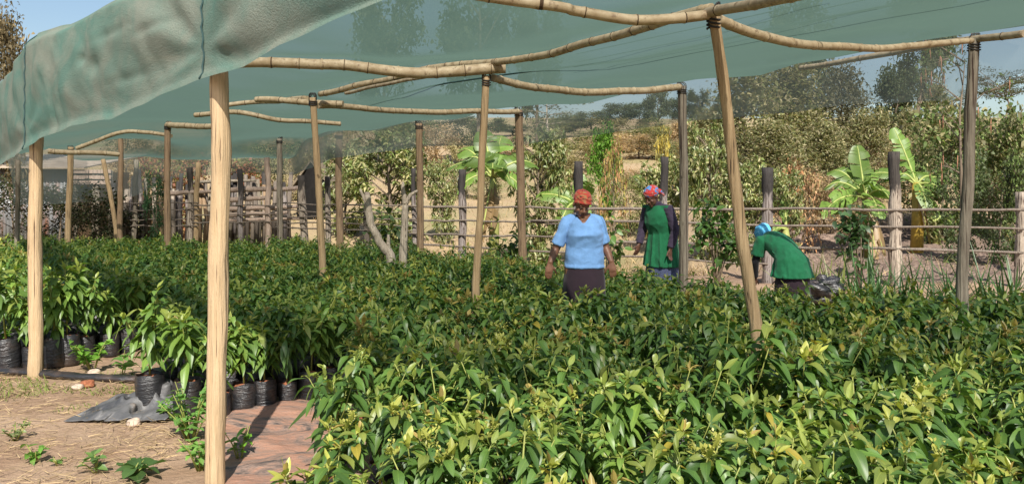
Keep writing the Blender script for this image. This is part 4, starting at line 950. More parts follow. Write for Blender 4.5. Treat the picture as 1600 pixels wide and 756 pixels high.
tree('olive', 0, 1110, 30, 172, 110, 'olive_tree', 'lower olive tree between the greyish post and slanting pole', 'tree', T_)
tree('olive', 1, 1200, 23, 190, 150, 'olive_tree', 'dense olive bush-tree in front of the feathery trees', 'tree', T_)
tree('olive', 2, 1290, 24, 195, 120, 'olive_tree', 'olive tree directly left behind the banana clump', 'tree', T_)
tree('olive', 0, 1350, 26, 175, 110, 'olive_tree', 'dull olive tree behind the two bananas', 'tree', T_)
tree('round', 0, 1402, 32, 130, 80, 'dark_tree', 'dark round-topped tree against the sky right of the feathery tree', 'tree', T_)
tree('olive', 1, 1470, 34, 128, 60, 'olive_tree', 'narrow greyish tree under the hanging pods', 'tree', T_)
tree('olive', 2, 1425, 30, 170, 80, 'olive_tree', 'grey tree peeping above the upright banana leaf', 'tree', T_)
tree('shrub', 1, 1475, 20, 200, 120, 'green_shrub', 'green shrub left of the right edge post', 'bush', S_, GRN+OL)
tree('bush', 2, 1440, 22, 230, 110, 'low_bush', 'leafy bush behind the yellow banana stem', 'bush', S_)
tree('shrub', 2, 1545, 21, 190, 110, 'green_shrub', 'green shrub right of the right edge post', 'bush', S_, GRN+OL)
tree('shrub', 0, 1598, 20, 200, 90, 'green_shrub', 'green shrub cut by the right picture edge', 'bush', S_, GRN+OL)
tree('bush', 0, 1500, 17.5, 262, 90, 'low_bush', 'grey-green low bush behind the right edge post', 'bush', S_, [(.13, .16, .09), (.10, .15, .05)])
tree('bush', 1, 1560, 17, 275, 90, 'low_bush', 'low spiky bush at the right beyond the rails', 'bush', S_, [(.12, .15, .08), (.09, .13, .05)])
tree('shrub', 1, 1592, 16, 265, 50, 'green_shrub', 'dark leafy shrub at the right end of the top rail', 'bush', S_, DK+GRN)
tree('flat', 0, 1570, 60, 126, 130, 'acacia_tree', 'flat-topped acacia on the skyline at the right', 'tree', T_)
tree('flat', 1, 1490, 75, 152, 60, 'acacia_tree', 'distant small acacia left of the right edge post', 'tree', T_)
pt = tree('thin', 0, 1500, 14.8, 62, 190, 'pod_tree', 'thin sparse tree with long hanging pods by the right edge post', 'tree', T_)
ptm = PRT[('thin', 0, False)]
mb = MB(); r = np.random.default_rng(3)
KV = np.array([v.co[:] for v in ptm[1].vertices])[::40]
for q in range(26):
    v = KV[int(r.integers(len(KV)))]; l = r.uniform(.04, .075); mb.tube([tuple(v), (v[0]+.002, v[1], v[2]-l*.5), (v[0]+r.normal(0, .004), v[1], v[2]-l)], [.002, .0045, .002], 5)
o = mb.build('pods', plain('brown_pods', (.30, .15, .09), .7), pt); o['kind'] = 'stuff'
tree('slim', 0, 851, 34, 150, 150, 'pale_tree', 'slender pale-trunked tree with flat sparse branches behind the mango bush', 'tree', T_)
DT = [(700, 60, 168, 90), (760, 66, 190, 70), (800, 80, 198, 60), (880, 75, 186, 70), (925, 80, 178, 60), (965, 85, 168, 60), (1000, 80, 165, 50), (1030, 75, 146, 46), (1060, 90, 160, 40), (1090, 80, 150, 40), (640, 55, 185, 90), (1140, 90, 160, 60)]
wl = ['far left of the dark brown pole', 'above the banana by the tan pole', 'just right of the tan leaning pole', 'right of the pale-trunked tree', 'second right of the pale-trunked tree', 'left of the tallest skyline tree', 'touching the tallest skyline tree', 'tallest on the skyline left of the greyish post', 'just right of the greyish post', 'left of the slanting pole top', 'above the bare trunks', 'behind the slanting pole']
for k, (px, d, tp, wd) in enumerate(DT): tree('round', k % 3, px, d, tp, wd, 'distant_tree', 'distant round tree on the hill, '+wl[k], 'tree', 'distant trees on the hill')
for k, (px, d, tp, wd, lab) in enumerate(((750, 40, -60, 150, 'tall tree ghosting through the roof net above the tan pole'), (600, 42, 5, 120, 'tall tree showing faintly through the net, left of the tan pole'), (1250, 33, 40, 110, 'tree dimly seen through the net right of the slanting pole'), (1440, 42, -10, 110, 'tall tree faintly seen through the net at upper right'), (840, 44, 20, 90, 'faint tree behind the net under the sagging rail'))):
    tree('round', k % 3, px, d, tp, wd, 'tall_tree', lab, 'tree', 'tall trees seen through the net')
tree('olive', 1, -4, 20, 20, 110, 'brown_tree', 'brownish tree rising above the net at upper left corner', 'tree', T_, [(.16, .13, .07), (.2, .16, .09)])
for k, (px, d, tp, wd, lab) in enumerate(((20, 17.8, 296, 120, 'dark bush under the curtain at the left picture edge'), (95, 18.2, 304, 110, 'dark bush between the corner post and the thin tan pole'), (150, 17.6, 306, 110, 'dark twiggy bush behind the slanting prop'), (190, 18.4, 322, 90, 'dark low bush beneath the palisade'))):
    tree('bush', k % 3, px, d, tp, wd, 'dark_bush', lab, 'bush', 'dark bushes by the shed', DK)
for k, (px, d, tp, wd, lab) in enumerate(((240, 20.5, 258, 70, 'reddish-leaved bush above the palisade left of the front post'), (300, 21, 262, 60, 'reddish bush just left of the thick front post top'), (385, 21, 262, 70, 'reddish bush above the log stack'))):
    tree('shrub', k % 3, px, d, tp, wd, 'croton_bush', lab, 'bush', 'reddish bushes behind the palisade', [(.30, .12, .07), (.18, .2, .05), (.32, .2, .1)])
tree('bush', 2, 420, 22, 250, 70, 'low_bush', 'sunlit bush left of the hut', 'bush', S_, [(.16, .18, .06), (.25, .22, .1)])
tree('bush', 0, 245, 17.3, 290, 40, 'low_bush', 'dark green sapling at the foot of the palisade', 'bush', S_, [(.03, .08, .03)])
hp = [(520, 30, 205), (565, 38, 196), (625, 34, 200), (680, 36, 205), (715, 28, 232), (760, 27, 262), (790, 36, 222), (870, 30, 250), (940, 50, 212), (1000, 46, 215), (1045, 38, 225), (1075, 30, 235), (985, 30, 268), (860, 48, 205), (735, 44, 208), (1400, 27, 225), (1525, 26, 220), (1585, 28, 215), (1300, 21, 285), (1340, 22, 292), (480, 32, 215), (1080, 44, 200), (895, 33, 232)]
for k in range(14): hp.append((float(rng.uniform(850, 1075)), float(rng.uniform(38, 62)), 0))
for k in range(36):
    hp.append((float(rng.uniform(120, 660) if k < 22 else rng.uniform(1060, 1600)), float(rng.uniform(24, 52)), 0))
HG = [[(.33, .245, .15), (.40, .30, .19)], [(.26, .235, .115), (.33, .29, .16)], [(.16, .19, .075), (.23, .23, .11)]]
HW = ['brown dry', 'tan-green', 'dull green']
seen = {}
for k, (px, d, tp) in enumerate(hp):
    if not tp: tp = HY-(H(wx(px, d), d)+rng.uniform(.8, 2.0)-EYE)*F/d
    c = k % 3; lab = f'{HW[c]} bush scattered on the dry hillside beyond the fence'
    tree('bush', c, px, d, tp, rng.uniform(55, 95), 'hillside_bush', lab, 'bush', f'{HW[c]} bushes on the hillside', HG[c])
def f_dg():
    y = 14.8+36*rng.random()**1.6; x = rng.uniform(-.7*y, .7*y)
    if x > 4 and 13.5 < y < 22 and rng.random() < .9: return None
    if noise.noise(Vector((x*.35, y*.35, 2))) < rng.uniform(-.6, .3): return None
    return (x, y, H(x, y)-.02)
o = blades(26000, f_dg, (.18, .55), (.004, .010), (.1, .7), lambda: (np.array((.47, .36, .21)) if rng.random() < .72 else np.array((.17, .18, .06)))*rng.uniform(.6, 1.2), M_dryl, 'dry_grass', (.5, 1.45)); tag(o, 'dry yellow grass covering the slope beyond the fence', 'grass', None, 'stuff')

def strap(px, d, n, L, lab, col=(.045, .10, .03), name='grass_clump', z=0, cat='grass clump'):
    r = np.random.default_rng(int(px)); k = n; Pn = r.normal(0, .10, (k, 3))*np.array([1, 1, 0]); a = r.uniform(0, 6.28, k); e = r.uniform(.7, 1.45, k)
    D = np.stack([np.cos(a)*np.cos(e), np.sin(a)*np.cos(e), np.sin(e)], 1); ts = np.linspace(0, 1, 7)
    q = leaves(Pn, D, r.uniform(.5, 1.0, k)*L, r.uniform(.012, .02, k), r.uniform(.08, .55, k), .3, np.array(col)*r.uniform(.6, 1.5, (k, 1)), (ts, np.array([-1, 0, 1.])), 'blade')
    o = link(name, npmesh(name, *q, [M_leaf])); o.location = (wx(px, d), d, H(wx(px, d), d)+z); tag(o, lab, cat, 'clumps of strap leaves by the fence')
for k, (px, d, L, lab) in enumerate(((1425, 9.6, 1.3, 'dark strap-leaved clump right of the half-burnt post'), (1462, 9.0, 1.2, 'arching strap-leaved clump midway to the right edge post'), (1488, 9.8, 1.3, 'strap-leaved clump just left of the right edge post'), (1545, 9.4, 1.3, 'strap-leaved clump right of the right edge post'), (1585, 9.2, 1.5, 'tall strap-leaved clump at the right picture edge'), (1350, 10.4, 1.3, 'strap-leaved clump left of the half-burnt post'), (1372, 10.6, 1.2, 'small strap-leaved clump touching the half-burnt post'))):
    strap(px, d, 60, L, lab)
for px, d, lab in ((1270, 11.4, 'yellow-green grass tuft right of the bent woman'), (1300, 11.0, 'second yellow-green tuft further right of the bent woman')): strap(px, d, 120, 1.0, lab, (.19, .22, .07))
def vine(px, d, zc, rx, rz, n, lab, col, seed):
    r = np.random.default_rng(seed); Pn, D, co, mb = [], [], [], MB(); tips = []
    for k in range(9):
        a = r.uniform(0, 6.28); rr = math.sqrt(r.random()); e = Vector((rx*rr*math.cos(a), r.normal(0, .1), zc+rz*rr*math.sin(a))); mid = Vector((e.x*.4, e.y*.5, e.z*.6)); mb.tube([(0, 0, 0), mid, e], [.012, .009, .004], 5); tips += [np.array(e), np.array(mid.lerp(e, .5))]
    tips = np.array(tips); k = r.integers(0, len(tips), n); ctr = tips[k]+r.normal(0, .09, (n, 3)); a = r.uniform(0, 6.28, n); e = r.uniform(-.7, .4, n)
    D = np.stack([np.cos(a)*np.cos(e), np.sin(a)*np.cos(e), np.sin(e)], 1); l = r.uniform(.09, .17, n)
    E = empty('climbing_plant', (wx(px, d), d, H(wx(px, d), d))); tag(E, lab, 'plant', 'leafy plants on the fence')
    link('foliage', npmesh('foliage', *leaves(ctr, D, l, l*.36, r.uniform(.1, .6, n), .25, np.array(col)*r.uniform(.6, 1.4, (n, 1)), AV_LO, 'ell', r.normal(0, .5, n)), [M_leaf]), E); mb.build('stem', M_bark, E)
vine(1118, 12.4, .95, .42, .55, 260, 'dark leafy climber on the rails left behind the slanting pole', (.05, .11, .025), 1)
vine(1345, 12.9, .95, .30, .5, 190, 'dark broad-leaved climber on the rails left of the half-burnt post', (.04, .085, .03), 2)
vine(795, 13.4, .7, .35, .45, 150, 'leafy climber on the fence by the brown pole', (.06, .12, .03), 3)
vine(945, 13.4, .8, .3, .5, 110, 'small leafy plant on the fence right of the woman in blue', (.07, .14, .03), 4)
vine(610, 14.8, .75, .35, .5, 170, 'leafy undergrowth between the two bare trunks', (.06, .10, .03), 5)

def banana(px, d, hgt, specs, lab, seed, stemcol=(.25, .26, .08), rstem=.10):
    """specs: per leaf (azimuth deg, elevation deg, length, width, droop)"""
    gz = H(wx(px, d), d); r = np.random.default_rng(seed); E = empty('banana_plant', (wx(px, d), d, gz)); tag(E, lab, 'banana plant', 'banana plants behind the fence')
    mb = MB(); mb.tube([(0, 0, -.1), (.03, 0, hgt*.5), (0, .03, hgt)], [rstem*1.15, rstem, rstem*.6], 12, jit=.1, seed=seed)
    mb.build('stem', plain('banana_stem', stemcol, .5, .4, .35, 4), E)
    specs = list(specs)+[(r.uniform(0, 360), r.uniform(10, 65), r.uniform(.7, 1.15)*specs[0][2], r.uniform(.8, 1.05)*specs[0][3], r.uniform(.3, .8)) for _ in range(3 if hgt > 1 else 1)]+[(r.uniform(180, 360), r.uniform(-80, -62), r.uniform(.5, .8)*specs[0][2], .5*specs[0][3], .2) for _ in range(3 if hgt > 1 else 0)]
    for az, elv, L, W, cu in specs:
        a, e = R(az), R(elv); d0 = Vector((math.cos(a)*math.cos(e), math.sin(a)*math.cos(e), math.sin(e)))
        S = d0.cross(Vector((0, -.8, .6)) if elv > -50 else Vector((0, 0, 1))).normalized(); Nn = S.cross(d0); n = 26; V, Q, U, Cc = [], [], [], []
        def ctr(t): return Vector((0, 0, hgt*.97))+d0*(L*t*(1-.25*cu*t))+Vector((0, 0, -1))*(L*cu*t*t)
        base = (np.array([.12, .205, .04]) if elv > -50 else np.array([.30, .21, .11]))*r.uniform(.7, 1.3)
        for side in (-1, 1):
            tear = 0.0
            for i in range(n):
                t0, t1 = .16+.84*i/n, .16+.84*(i+1)/n
                if r.random() < .35: tear = r.normal(0, .3); gap = r.uniform(.4, 1.0)
                else: gap = 0
                wd = lambda t: W*max(.02, math.sin(math.pi*min(.985, (t-.15)/.85*.93+.06))**.6)
                q = len(V); sk_ = .10*L
                for tq, g_ in ((t0, gap), (t1, 0)):
                    for s in (0, .5, 1.0):
                        t = tq+g_*.8*.84/n*max(0, s-.25)
                        o_ = S*side*wd(t)*s+Nn*(wd(t)*s*(.45+tear)-wd(t)*s*s*(.55+.25*tear))+(ctr(min(1, t+.05))-ctr(t))*s*.8
                        V.append(tuple(ctr(t)+o_)); U.append((.5+side*s*.5, t)); Cc.append(base*(1 if s < .9 or r.random() < .7 else 1.1))
                Q += [(q, q+1, q+4, q+3), (q+1, q+2, q+5, q+4)]
        lf = link('leaf', npmesh('leaf', V, Q, U, np.array(Cc), [M_ban]), E)
        mb = MB(); mb.tube([ctr(t) for t in np.linspace(0, .97, 10)], [.035*(1-.8*t) for t in np.linspace(0, 1, 10)], 6); mb.build('midrib', plain('banana_midrib', (.30, .34, .10), .5), lf)
banana(770, 15.6, 1.95, [(75, 62, 1.5, .30, .25), (15, 45, 1.4, .28, .45), (165, 42, 1.5, .29, .5), (120, 70, 1.3, .26, .15), (-60, 35, 1.0, .22, .6), (200, 20, .9, .2, .6), (-20, 20, .9, .2, .7)], 'bright banana plant right of the tan leaning pole', 1)
banana(1352, 18.2, 1.4, [(152, 62, 1.75, .30, .42), (172, 50, 1.7, .28, .55), (108, 80, 1.5, .28, .12), (62, 62, 1.4, .27, .35), (-75, 40, 1.2, .27, .55), (12, 42, 1.2, .24, .55), (-125, 55, 1.3, .28, .5)], 'broad-leaved banana plant left of the half-burnt post', 2)
banana(1432, 18.6, 1.7, [(128, 72, 1.8, .22, .15), (160, 60, 1.2, .22, .7), (20, 48, 1.1, .24, .6), (-50, 20, 1.0, .24, .7), (60, 55, 1.1, .22, .5), (-100, 10, .9, .2, .8)], 'banana plant with one tall upright leaf and yellow stem', 3, (.36, .24, .04), .13)
banana(1462, 20, .55, [(20, 55, .95, .2, .5), (160, 50, .8, .18, .5), (-80, 35, .8, .18, .5), (80, 70, .8, .17, .2)], 'young banana plant low down left of the right edge post', 4)
banana(905, 16.6, 1.35, [(165, 32, 1.15, .22, .3), (75, 78, .8, .16, .1), (-70, 20, .7, .15, .9)], 'banana plant with a single leaf slanting left above the burnt post', 5, (.34, .24, .1))
banana(1228, 16.2, .85, [(80, 80, .75, .12, .05), (190, 40, .5, .1, .5)], 'small banana sucker with one bright upright leaf', 6)
banana(1010, 21, 1.3, [(150, 60, .7, .15, .3), (20, 55, .7, .14, .4), (-90, 20, .6, .13, .8)], 'shrivelled small banana between the two standing women', 7, (.34, .24, .1))
# ------------------------------------------------------------------ people
from mathutils import Matrix, Euler
DG = bpy.context.evaluated_depsgraph_get
def fuse(mb, voxel, it, mats, name, parent, midx=None, cut=None, fold=None):
    me = mb.mesh('tmp', [M_stem]); o = bpy.data.objects.new('tmp', me); COL.objects.link(o)
    r = o.modifiers.new('r', 'REMESH'); r.mode = 'VOXEL'; r.voxel_size = voxel; r.use_smooth_shade = True
    if it: s = o.modifiers.new('s', 'SMOOTH'); s.iterations = it; s.factor = .5
    bpy.context.view_layer.update(); dg = DG(); ev = o.evaluated_get(dg); nm = bpy.data.meshes.new_from_object(ev, depsgraph=dg); bpy.data.objects.remove(o)
    if cut:
        import bmesh
        bm = bmesh.new(); bm.from_mesh(nm); bmesh.ops.delete(bm, geom=[f for f in bm.faces if cut(f.calc_center_median())], context='FACES'); bm.to_mesh(nm); bm.free()
    if fold:
        amp, fx, fz, sd = fold; nv_ = len(nm.vertices); no = [v.normal.copy() for v in nm.vertices]
        for v, n_ in zip(nm.vertices, no):
            p = v.co; q = noise.noise(Vector((p.x*fx+p.z*3, p.y*fx, p.z*fz-p.x*4+sd))); q2 = noise.noise(Vector((p.x*fx*2.1-p.z*5, p.y*fx*2, p.z*fz*1.7+sd+9)))
            v.co = p+n_*(amp*((1-abs(q)*2.6)*.7+q2*.6))
    nm.materials.clear()
    for m_ in mats: nm.materials.append(m_)
    if midx: nm.polygons.foreach_set('material_index', [midx(p.center) for p in nm.polygons])
    nm.polygons.foreach_set('use_smooth', [True]*len(nm.polygons)); nm.name = name; nm.update(); return link(name, nm, parent)
def skinmat(name, c):
    m, t, b, N, L = newmat(name); n = ntex(t, (1, 1, 1), 22, 4); L.new(ramp(t, n, [(.3, tuple(x*.8 for x in c)), (.7, tuple(x*1.2 for x in c))]), b.inputs['Base Color'])
    b.inputs['Roughness'].default_value = .45; b.inputs['Specular IOR Level'].default_value = .45; return m
M_skin = skinmat('brown_skin', (.20, .095, .056)); M_skin2 = skinmat('dark_brown_skin', (.13, .06, .038))
M_eye = plain('eye_white', (.3, .26, .23), .3, .5, .05); M_iris = plain('iris', (.012, .008, .006), .2, .6); M_lip = plain('lip', (.13, .05, .042), .4, .4)
def cloth(name, c, var=.12, bs=.35, pat=None):
    m, t, b, N, L = newmat(name); n = ntex(t, (1, 1, 1), 9, 5); w_ = ntex(t, (1, 1, 1), 220, 2)
    col = ramp(t, n, [(.3, tuple(x*(1-var) for x in c)), (.7, tuple(min(1, x*(1+var)) for x in c))])
    if pat:
        tc = N.new('ShaderNodeTexCoord')
        for sc_, thr, pc in pat:
            q = ntex(t, (1, 1, 2.2), sc_, 2, .5, dist=1.2); col = mix(t, ramp(t, q, [(thr, (0, 0, 0)), (thr+.03, (1, 1, 1))]), col, pc)
    L.new(col, b.inputs['Base Color']); b.inputs['Roughness'].default_value = .85; b.inputs['Specular IOR Level'].default_value = .15
    b.inputs['Sheen Weight'].default_value = .15
    bump(t, b, mix(t, .4, ntex(t, (1, 1, 1), 16, 4), w_), bs, .012); return m
M_blue = cloth('light_blue_knit', (.20, .39, .72), bs=.6); M_darkskirt = cloth('dark_aubergine_skirt', (.035, .022, .03))
M_green = cloth('green_overall', (.018, .15, .065)); M_purple = cloth('dark_purple_blouse', (.055, .042, .07)); M_denim = cloth('blue_patterned_skirt', (.07, .085, .16), pat=[(38, .58, (.16, .18, .26))])
M_blackb = cloth('black_jersey', (.018, .017, .02)); M_redscarf = cloth('red_patterned_scarf', (.42, .06, .04), pat=[(13, .54, (.35, .17, .08)), (22, .63, (.05, .03, .03))])
M_rbscarf = cloth('red_and_blue_scarf', (.52, .055, .05), pat=[(8, .53, (.05, .28, .62)), (17, .62, (.5, .3, .25))]); M_bluescarf = cloth('sky_blue_scarf', (.10, .42, .70), pat=[(15, .6, (.25, .6, .8))])

def hand(mb, wr, d, nrm_, thumb, curl=.5, s=1.0):
    d = Vector(d).normalized(); n = Vector(nrm_); n = (n-d*n.dot(d)).normalized(); lat = d.cross(n)
    if lat.dot(Vector(thumb)) < 0: lat = -lat
    wr = Vector(wr)
    mb.tube([wr-d*.02, wr+d*.02*s, wr+d*.055*s, wr+d*.085*s], [(.024*s, .018*s), (.031*s, .017*s), (.040*s, .016*s), (.036*s, .013*s)], 12, lat=lat)
    for k, (off, ln) in enumerate(((.029, .070), (.010, .080), (-.010, .074), (-.028, .058))):
        p = wr+d*.075*s+lat*off*s; q, r_ = [p], [.0095*s]; dd = d.copy()
        for j, f in enumerate((.45, .32, .23)):
            dd = (dd*math.cos(curl*.55)-n*math.sin(curl*.55)*-1*-1).normalized() if False else (dd+n*-curl*.55).normalized(); q.append(q[-1]+dd*ln*f*s); r_.append((.0088-.001*j)*s)
        mb.tube(q, r_, 8)
    p = wr+d*.025*s+lat*.026*s; dd = (d*.7+lat*.75-n*.15).normalized(); q = [p]
    for f in (.035, .03, .024): q.append(q[-1]+dd*f*s); dd = (dd+d*.35-n*.12).normalized()
    mb.tube(q, [.0125*s, .0115*s, .010*s, .008*s], 8)
def head(mb, c, rot, s=1.0):
    c = Vector(c); M = rot.to_matrix() if hasattr(rot, 'to_matrix') else rot
    def at(x, y, z): return c+M @ (Vector((x, y, z))*s)
    mb.ell(at(0, .008, .03), (.073*s, .092*s, .088*s), 20, 14, rot=M); mb.ell(at(0, -.028, -.045), (.058*s, .062*s, .068*s), 18, 12, rot=M)
    mb.ell(at(0, -.068, -.098), (.026*s, .024*s, .020*s), 12, 8, rot=M)                    # chin
    mb.tube([at(0, -.084, .012), at(0, -.098, -.012), at(0, -.110, -.033)], [.009*s, .012*s, .017*s], 10)    # nose
    for q in (-1, 1):
        mb.ell(at(q*.014, -.098, -.036), (.012*s, .012*s, .009*s), 8, 6, rot=M); mb.ell(at(q*.074, .010, -.012), (.010*s, .020*s, .032*s), 10, 8, rot=M)
        mb.ell(at(q*.030, -.080, .024), (.024*s, .012*s, .007*s), 10, 6, rot=M); mb.ell(at(q*.031, -.079, .004), (.015*s, .012*s, .010*s), 10, 8, rot=M)
        mb.ell(at(q*.042, -.066, -.030), (.020*s, .016*s, .016*s), 10, 8, rot=M)
    mb.ell(at(0, -.089, -.060), (.025*s, .012*s, .007*s), 12, 6, rot=M); mb.ell(at(0, -.087, -.073), (.022*s, .012*s, .008*s), 12, 6, rot=M)
    feats = [(at(q*.031, -.089, .003), .0085*s, 1) for q in (-1, 1)]+[(at(q*.031, -.091, .003), .0058*s, 2) for q in (-1, 1)]+[(at(0, -.095, -.066), .020*s, 3)]
    return at, feats
def feat_idx(feats):
    def f(p):
        i = 0
        for c, r, m_ in feats:
            dv = p-c
            if m_ == 3: dv = Vector((dv.x*.75, dv.y*.8, dv.z*1.35))
            if dv.length < r: i = m_
        return i
    return f
def skirt(parent, rings, mat, folds=11, amp=.06, name='skirt', seed=0):
    n = 96; V, Fq = [], []; k = 30; zs = np.linspace(rings[0][0], rings[-1][0], k); up = rings[::-1] if rings[0][0] > rings[-1][0] else rings
    zz = [q[0] for q in up]
    for i, z in enumerate(zs):
        cx = np.interp(z, zz, [q[1] for q in up]); cy = np.interp(z, zz, [q[2] for q in up]); rx = np.interp(z, zz, [q[3] for q in up]); ry = np.interp(z, zz, [q[4] for q in up]); u = i/(k-1)
        for j in range(n):
            a = 2*math.pi*j/n; f = 1+amp*(.15+.85*u)*(math.sin(a*folds+seed+2*noise.noise(Vector((math.cos(a), math.sin(a), u*.7+seed))))*.5+noise.noise(Vector((math.cos(a)*3, math.sin(a)*3, u*1.2+seed))))
            V.append((cx+rx*f*math.cos(a), cy+ry*f*math.sin(a), z))
    Fq = [(i*n+j, (i+1)*n+j, (i+1)*n+(j+1) % n, i*n+(j+1) % n) for i in range(k-1) for j in range(n)]; Fq.append(tuple(range(n)))
    mb = MB(); mb.add(V, Fq); o = mb.build(name, mat, parent); s = o.modifiers.new('t', 'SOLIDIFY'); s.thickness = .005; return o
def legs(mb, hipz, y0=0, sep=.09):
    for q in (-1, 1):
        mb.tube([(q*sep, y0, hipz), (q*sep, y0-.02, hipz*.53), (q*sep, y0+.01, .09)], [.085, .056, .036], 12); mb.tube([(q*sep, y0+.05, .04), (q*sep, y0-.04, .045), (q*sep, y0-.15, .025)], [(.034, .035), (.042, .04), (.035, .02)], 12, lat=(1, 0, 0))
# --- woman in the blue top
dB = 7.5; W1 = empty('person', (wx(910, dB), dB, 0)); tag(W1, 'woman in light blue top, dark skirt and red headscarf walking among the seedlings, looking down', 'person')
hr = Euler((R(27), R(6), R(16))); hc = (-.012, -.05, 1.482)
TB = [((.02, .01, .88), (.185, .15)), ((.02, .01, 1.0), (.188, .155)), ((.02, 0, 1.10), (.172, .145)), ((.02, -.028, 1.20), (.172, .160)), ((.015, -.010, 1.295), (.152, .122)), ((.01, .01, 1.355), (.105, .085)), ((.0, .012, 1.40), (.062, .058))]
sh = {-1: Vector((-.142, .01, 1.322)), 1: Vector((.152, .01, 1.322))}; el = {-1: Vector((-.252, .02, 1.06)), 1: Vector((.222, .03, 1.075))}; wr = {-1: Vector((-.312, -.05, .925)), 1: Vector((.272, -.04, .935))}
mb = MB(); mb.tube([c for c, r in TB], [(r[0]-.014, r[1]-.014) for c, r in TB], 28, lat=(1, 0, 0)); mb.tube([(.0, .012, 1.36), (-.008, -.015, 1.44)], [.056, .05], 14)
at, fe = head(mb, hc, hr)
for q in (-1, 1):
    mb.tube([sh[q], sh[q].lerp(el[q], .5), el[q], el[q].lerp(wr[q], .35), wr[q]], [.055, .049, .040, .040, .026], 14); hand(mb, wr[q], (q*.18*-1 if False else q*.12, -.10, -.9), (0, -1, -.1), (-q*.6, -1, 0), .35, 1.0)
legs(mb, .9)
fuse(mb, .0062, 4, [M_skin, M_eye, M_iris, M_lip], 'body', W1, feat_idx(fe))
mb = MB(); mb.tube([c for c, r in TB], [r for c, r in TB], 32, lat=(1, 0, 0))
for q in (-1, 1):
    e2 = sh[q].lerp(el[q], .86); mb.tube([Vector((q*.045, .01, 1.352)), Vector((q*.10, .01, 1.342)), sh[q], sh[q].lerp(el[q], .2), sh[q].lerp(el[q], .5), e2], [.035, .05, .058, .062, .060, .062], 16)
mb.tube([(.02, .01, .885), (.02, .01, .905)], [(.194, .159)]*2, 32, lat=(1, 0, 0))
fuse(mb, .0075, 9, [M_blue], 'top', W1, None, lambda p: (p.y < -.02 and p.z > 1.31 and abs(p.x) < .010+.062*min(1, (p.z-1.31)/.07)) or (p.z > 1.398), (.006, 9, 12, 1))
skirt(W1, [(.93, .02, .01, .178, .142), (.75, .02, .01, .20, .165), (.3, .02, .01, .21, .18)], M_darkskirt, 9, .05)
mb = MB(); rm = hr.to_matrix()
mb.ell(at(0, .012, .058), (.086, .106, .082), 30, 20, rot=rm, fn=lambda v: 1+.035*math.sin(v.z*16+v.x*5)+.05*noise.noise(v*2.5)); mb.ell(at(.05, .085, .0), (.035, .03, .03), 12, 8, rot=rm, fn=lambda v: 1+.2*noise.noise(v*3)); mb.tube([at(-.081, -.02, .03), at(-.05, -.078, .052), at(0, -.098, .060), at(.05, -.078, .052), at(.081, -.02, .03)], [.012, .013, .014, .013, .012], 8)
fuse(mb, .006, 1, [M_redscarf], 'headscarf', W1)
# --- woman in the green apron
dG = 10.3; W2 = empty('person', (wx(1034, dG), dG, 0), R(-50)); W2.scale = (1.045,)*3; tag(W2, 'woman in green apron over dark purple sleeves, red and blue headscarf, standing sideways', 'person')
hr = Euler((R(30), 0, R(-6))); hc = (0, -.185, 1.475); rm = hr.to_matrix()
TG = [((0, .0, .80), (.185, .16)), ((0, .01, .95), (.18, .155)), ((0, -.01, 1.06), (.155, .13)), ((0, -.05, 1.18), (.168, .14)), ((0, -.075, 1.28), (.165, .12)), ((0, -.085, 1.345), (.135, .088)), ((0, -.095, 1.395), (.06, .056))]
sh = {-1: Vector((-.17, -.08, 1.325)), 1: Vector((.17, -.075, 1.325))}; el = {-1: Vector((-.225, -.10, 1.06)), 1: Vector((.235, -.03, 1.05))}; wr = {-1: Vector((-.20, -.20, .87)), 1: Vector((.215, -.10, .835))}
mb = MB(); mb.tube([c for c, r in TG], [(r[0]-.02, r[1]-.02) for c, r in TG], 28, lat=(1, 0, 0)); mb.tube([(0, -.09, 1.34), (0, -.15, 1.43)], [.054, .05], 14); at, fe = head(mb, hc, hr)
for q in (-1, 1): mb.tube([sh[q], el[q], wr[q]], [.045, .036, .026], 12); hand(mb, wr[q], (0, -.35, -.9) if q < 0 else (0, -.1, -.95), (-q, 0, 0), (0, -1, 0), .55)
legs(mb, .9); fuse(mb, .0068, 4, [M_skin2, M_eye, M_iris, M_lip], 'body', W2, feat_idx(fe))
mb = MB(); mb.tube([c for c, r in TG], [(r[0]-.008, r[1]-.008) for c, r in TG], 28, lat=(1, 0, 0))
for q in (-1, 1): mb.tube([Vector((q*.08, -.08, 1.335)), sh[q], sh[q].lerp(el[q], .5), el[q], el[q].lerp(wr[q], .5), el[q].lerp(wr[q], .93)], [.05, .066, .062, .055, .050, .042], 14)
mb.tube([(0, -.10, 1.36), (0, -.122, 1.40), (0, -.13, 1.425)], [(.075, .07), (.070, .065), (.062, .060)], 16)
fuse(mb, .008, 3, [M_purple], 'blouse', W2, None, lambda p: p.z > 1.415, (.006, 14, 18, 4))
mb = MB(); AP = [((0, .01, .60), (.235, .205)), ((0, .01, .74), (.218, .19)), ((0, .01, .92), (.198, .172)), ((0, -.01, 1.05), (.172, .148)), ((0, -.062, 1.18), (.183, .162)), ((0, -.08, 1.28), (.172, .134)), ((0, -.085, 1.335), (.150, .10)), ((0, -.09, 1.372), (.10, .085))]
mb.tube([c for c, r in AP], [r for c, r in AP], 32, lat=(1, 0, 0))
for q in (-1, 1): mb.tube([Vector((q*.09, -.08, 1.34)), sh[q]+Vector((q*.022, 0, .022))], [.06, .062], 14)
for k in range(7): a = -math.pi+k*math.pi/6; mb.tube([(.16*math.cos(a), .145*math.sin(a)-.01, 1.04), (.235*math.cos(a+.05), .205*math.sin(a+.05), .61)], [.008, .022], 8)
fuse(mb, .0085, 8, [M_green], 'apron', W2, None, lambda p: p.z > 1.362 or p.z < .606, (.007, 11, 6, 2))
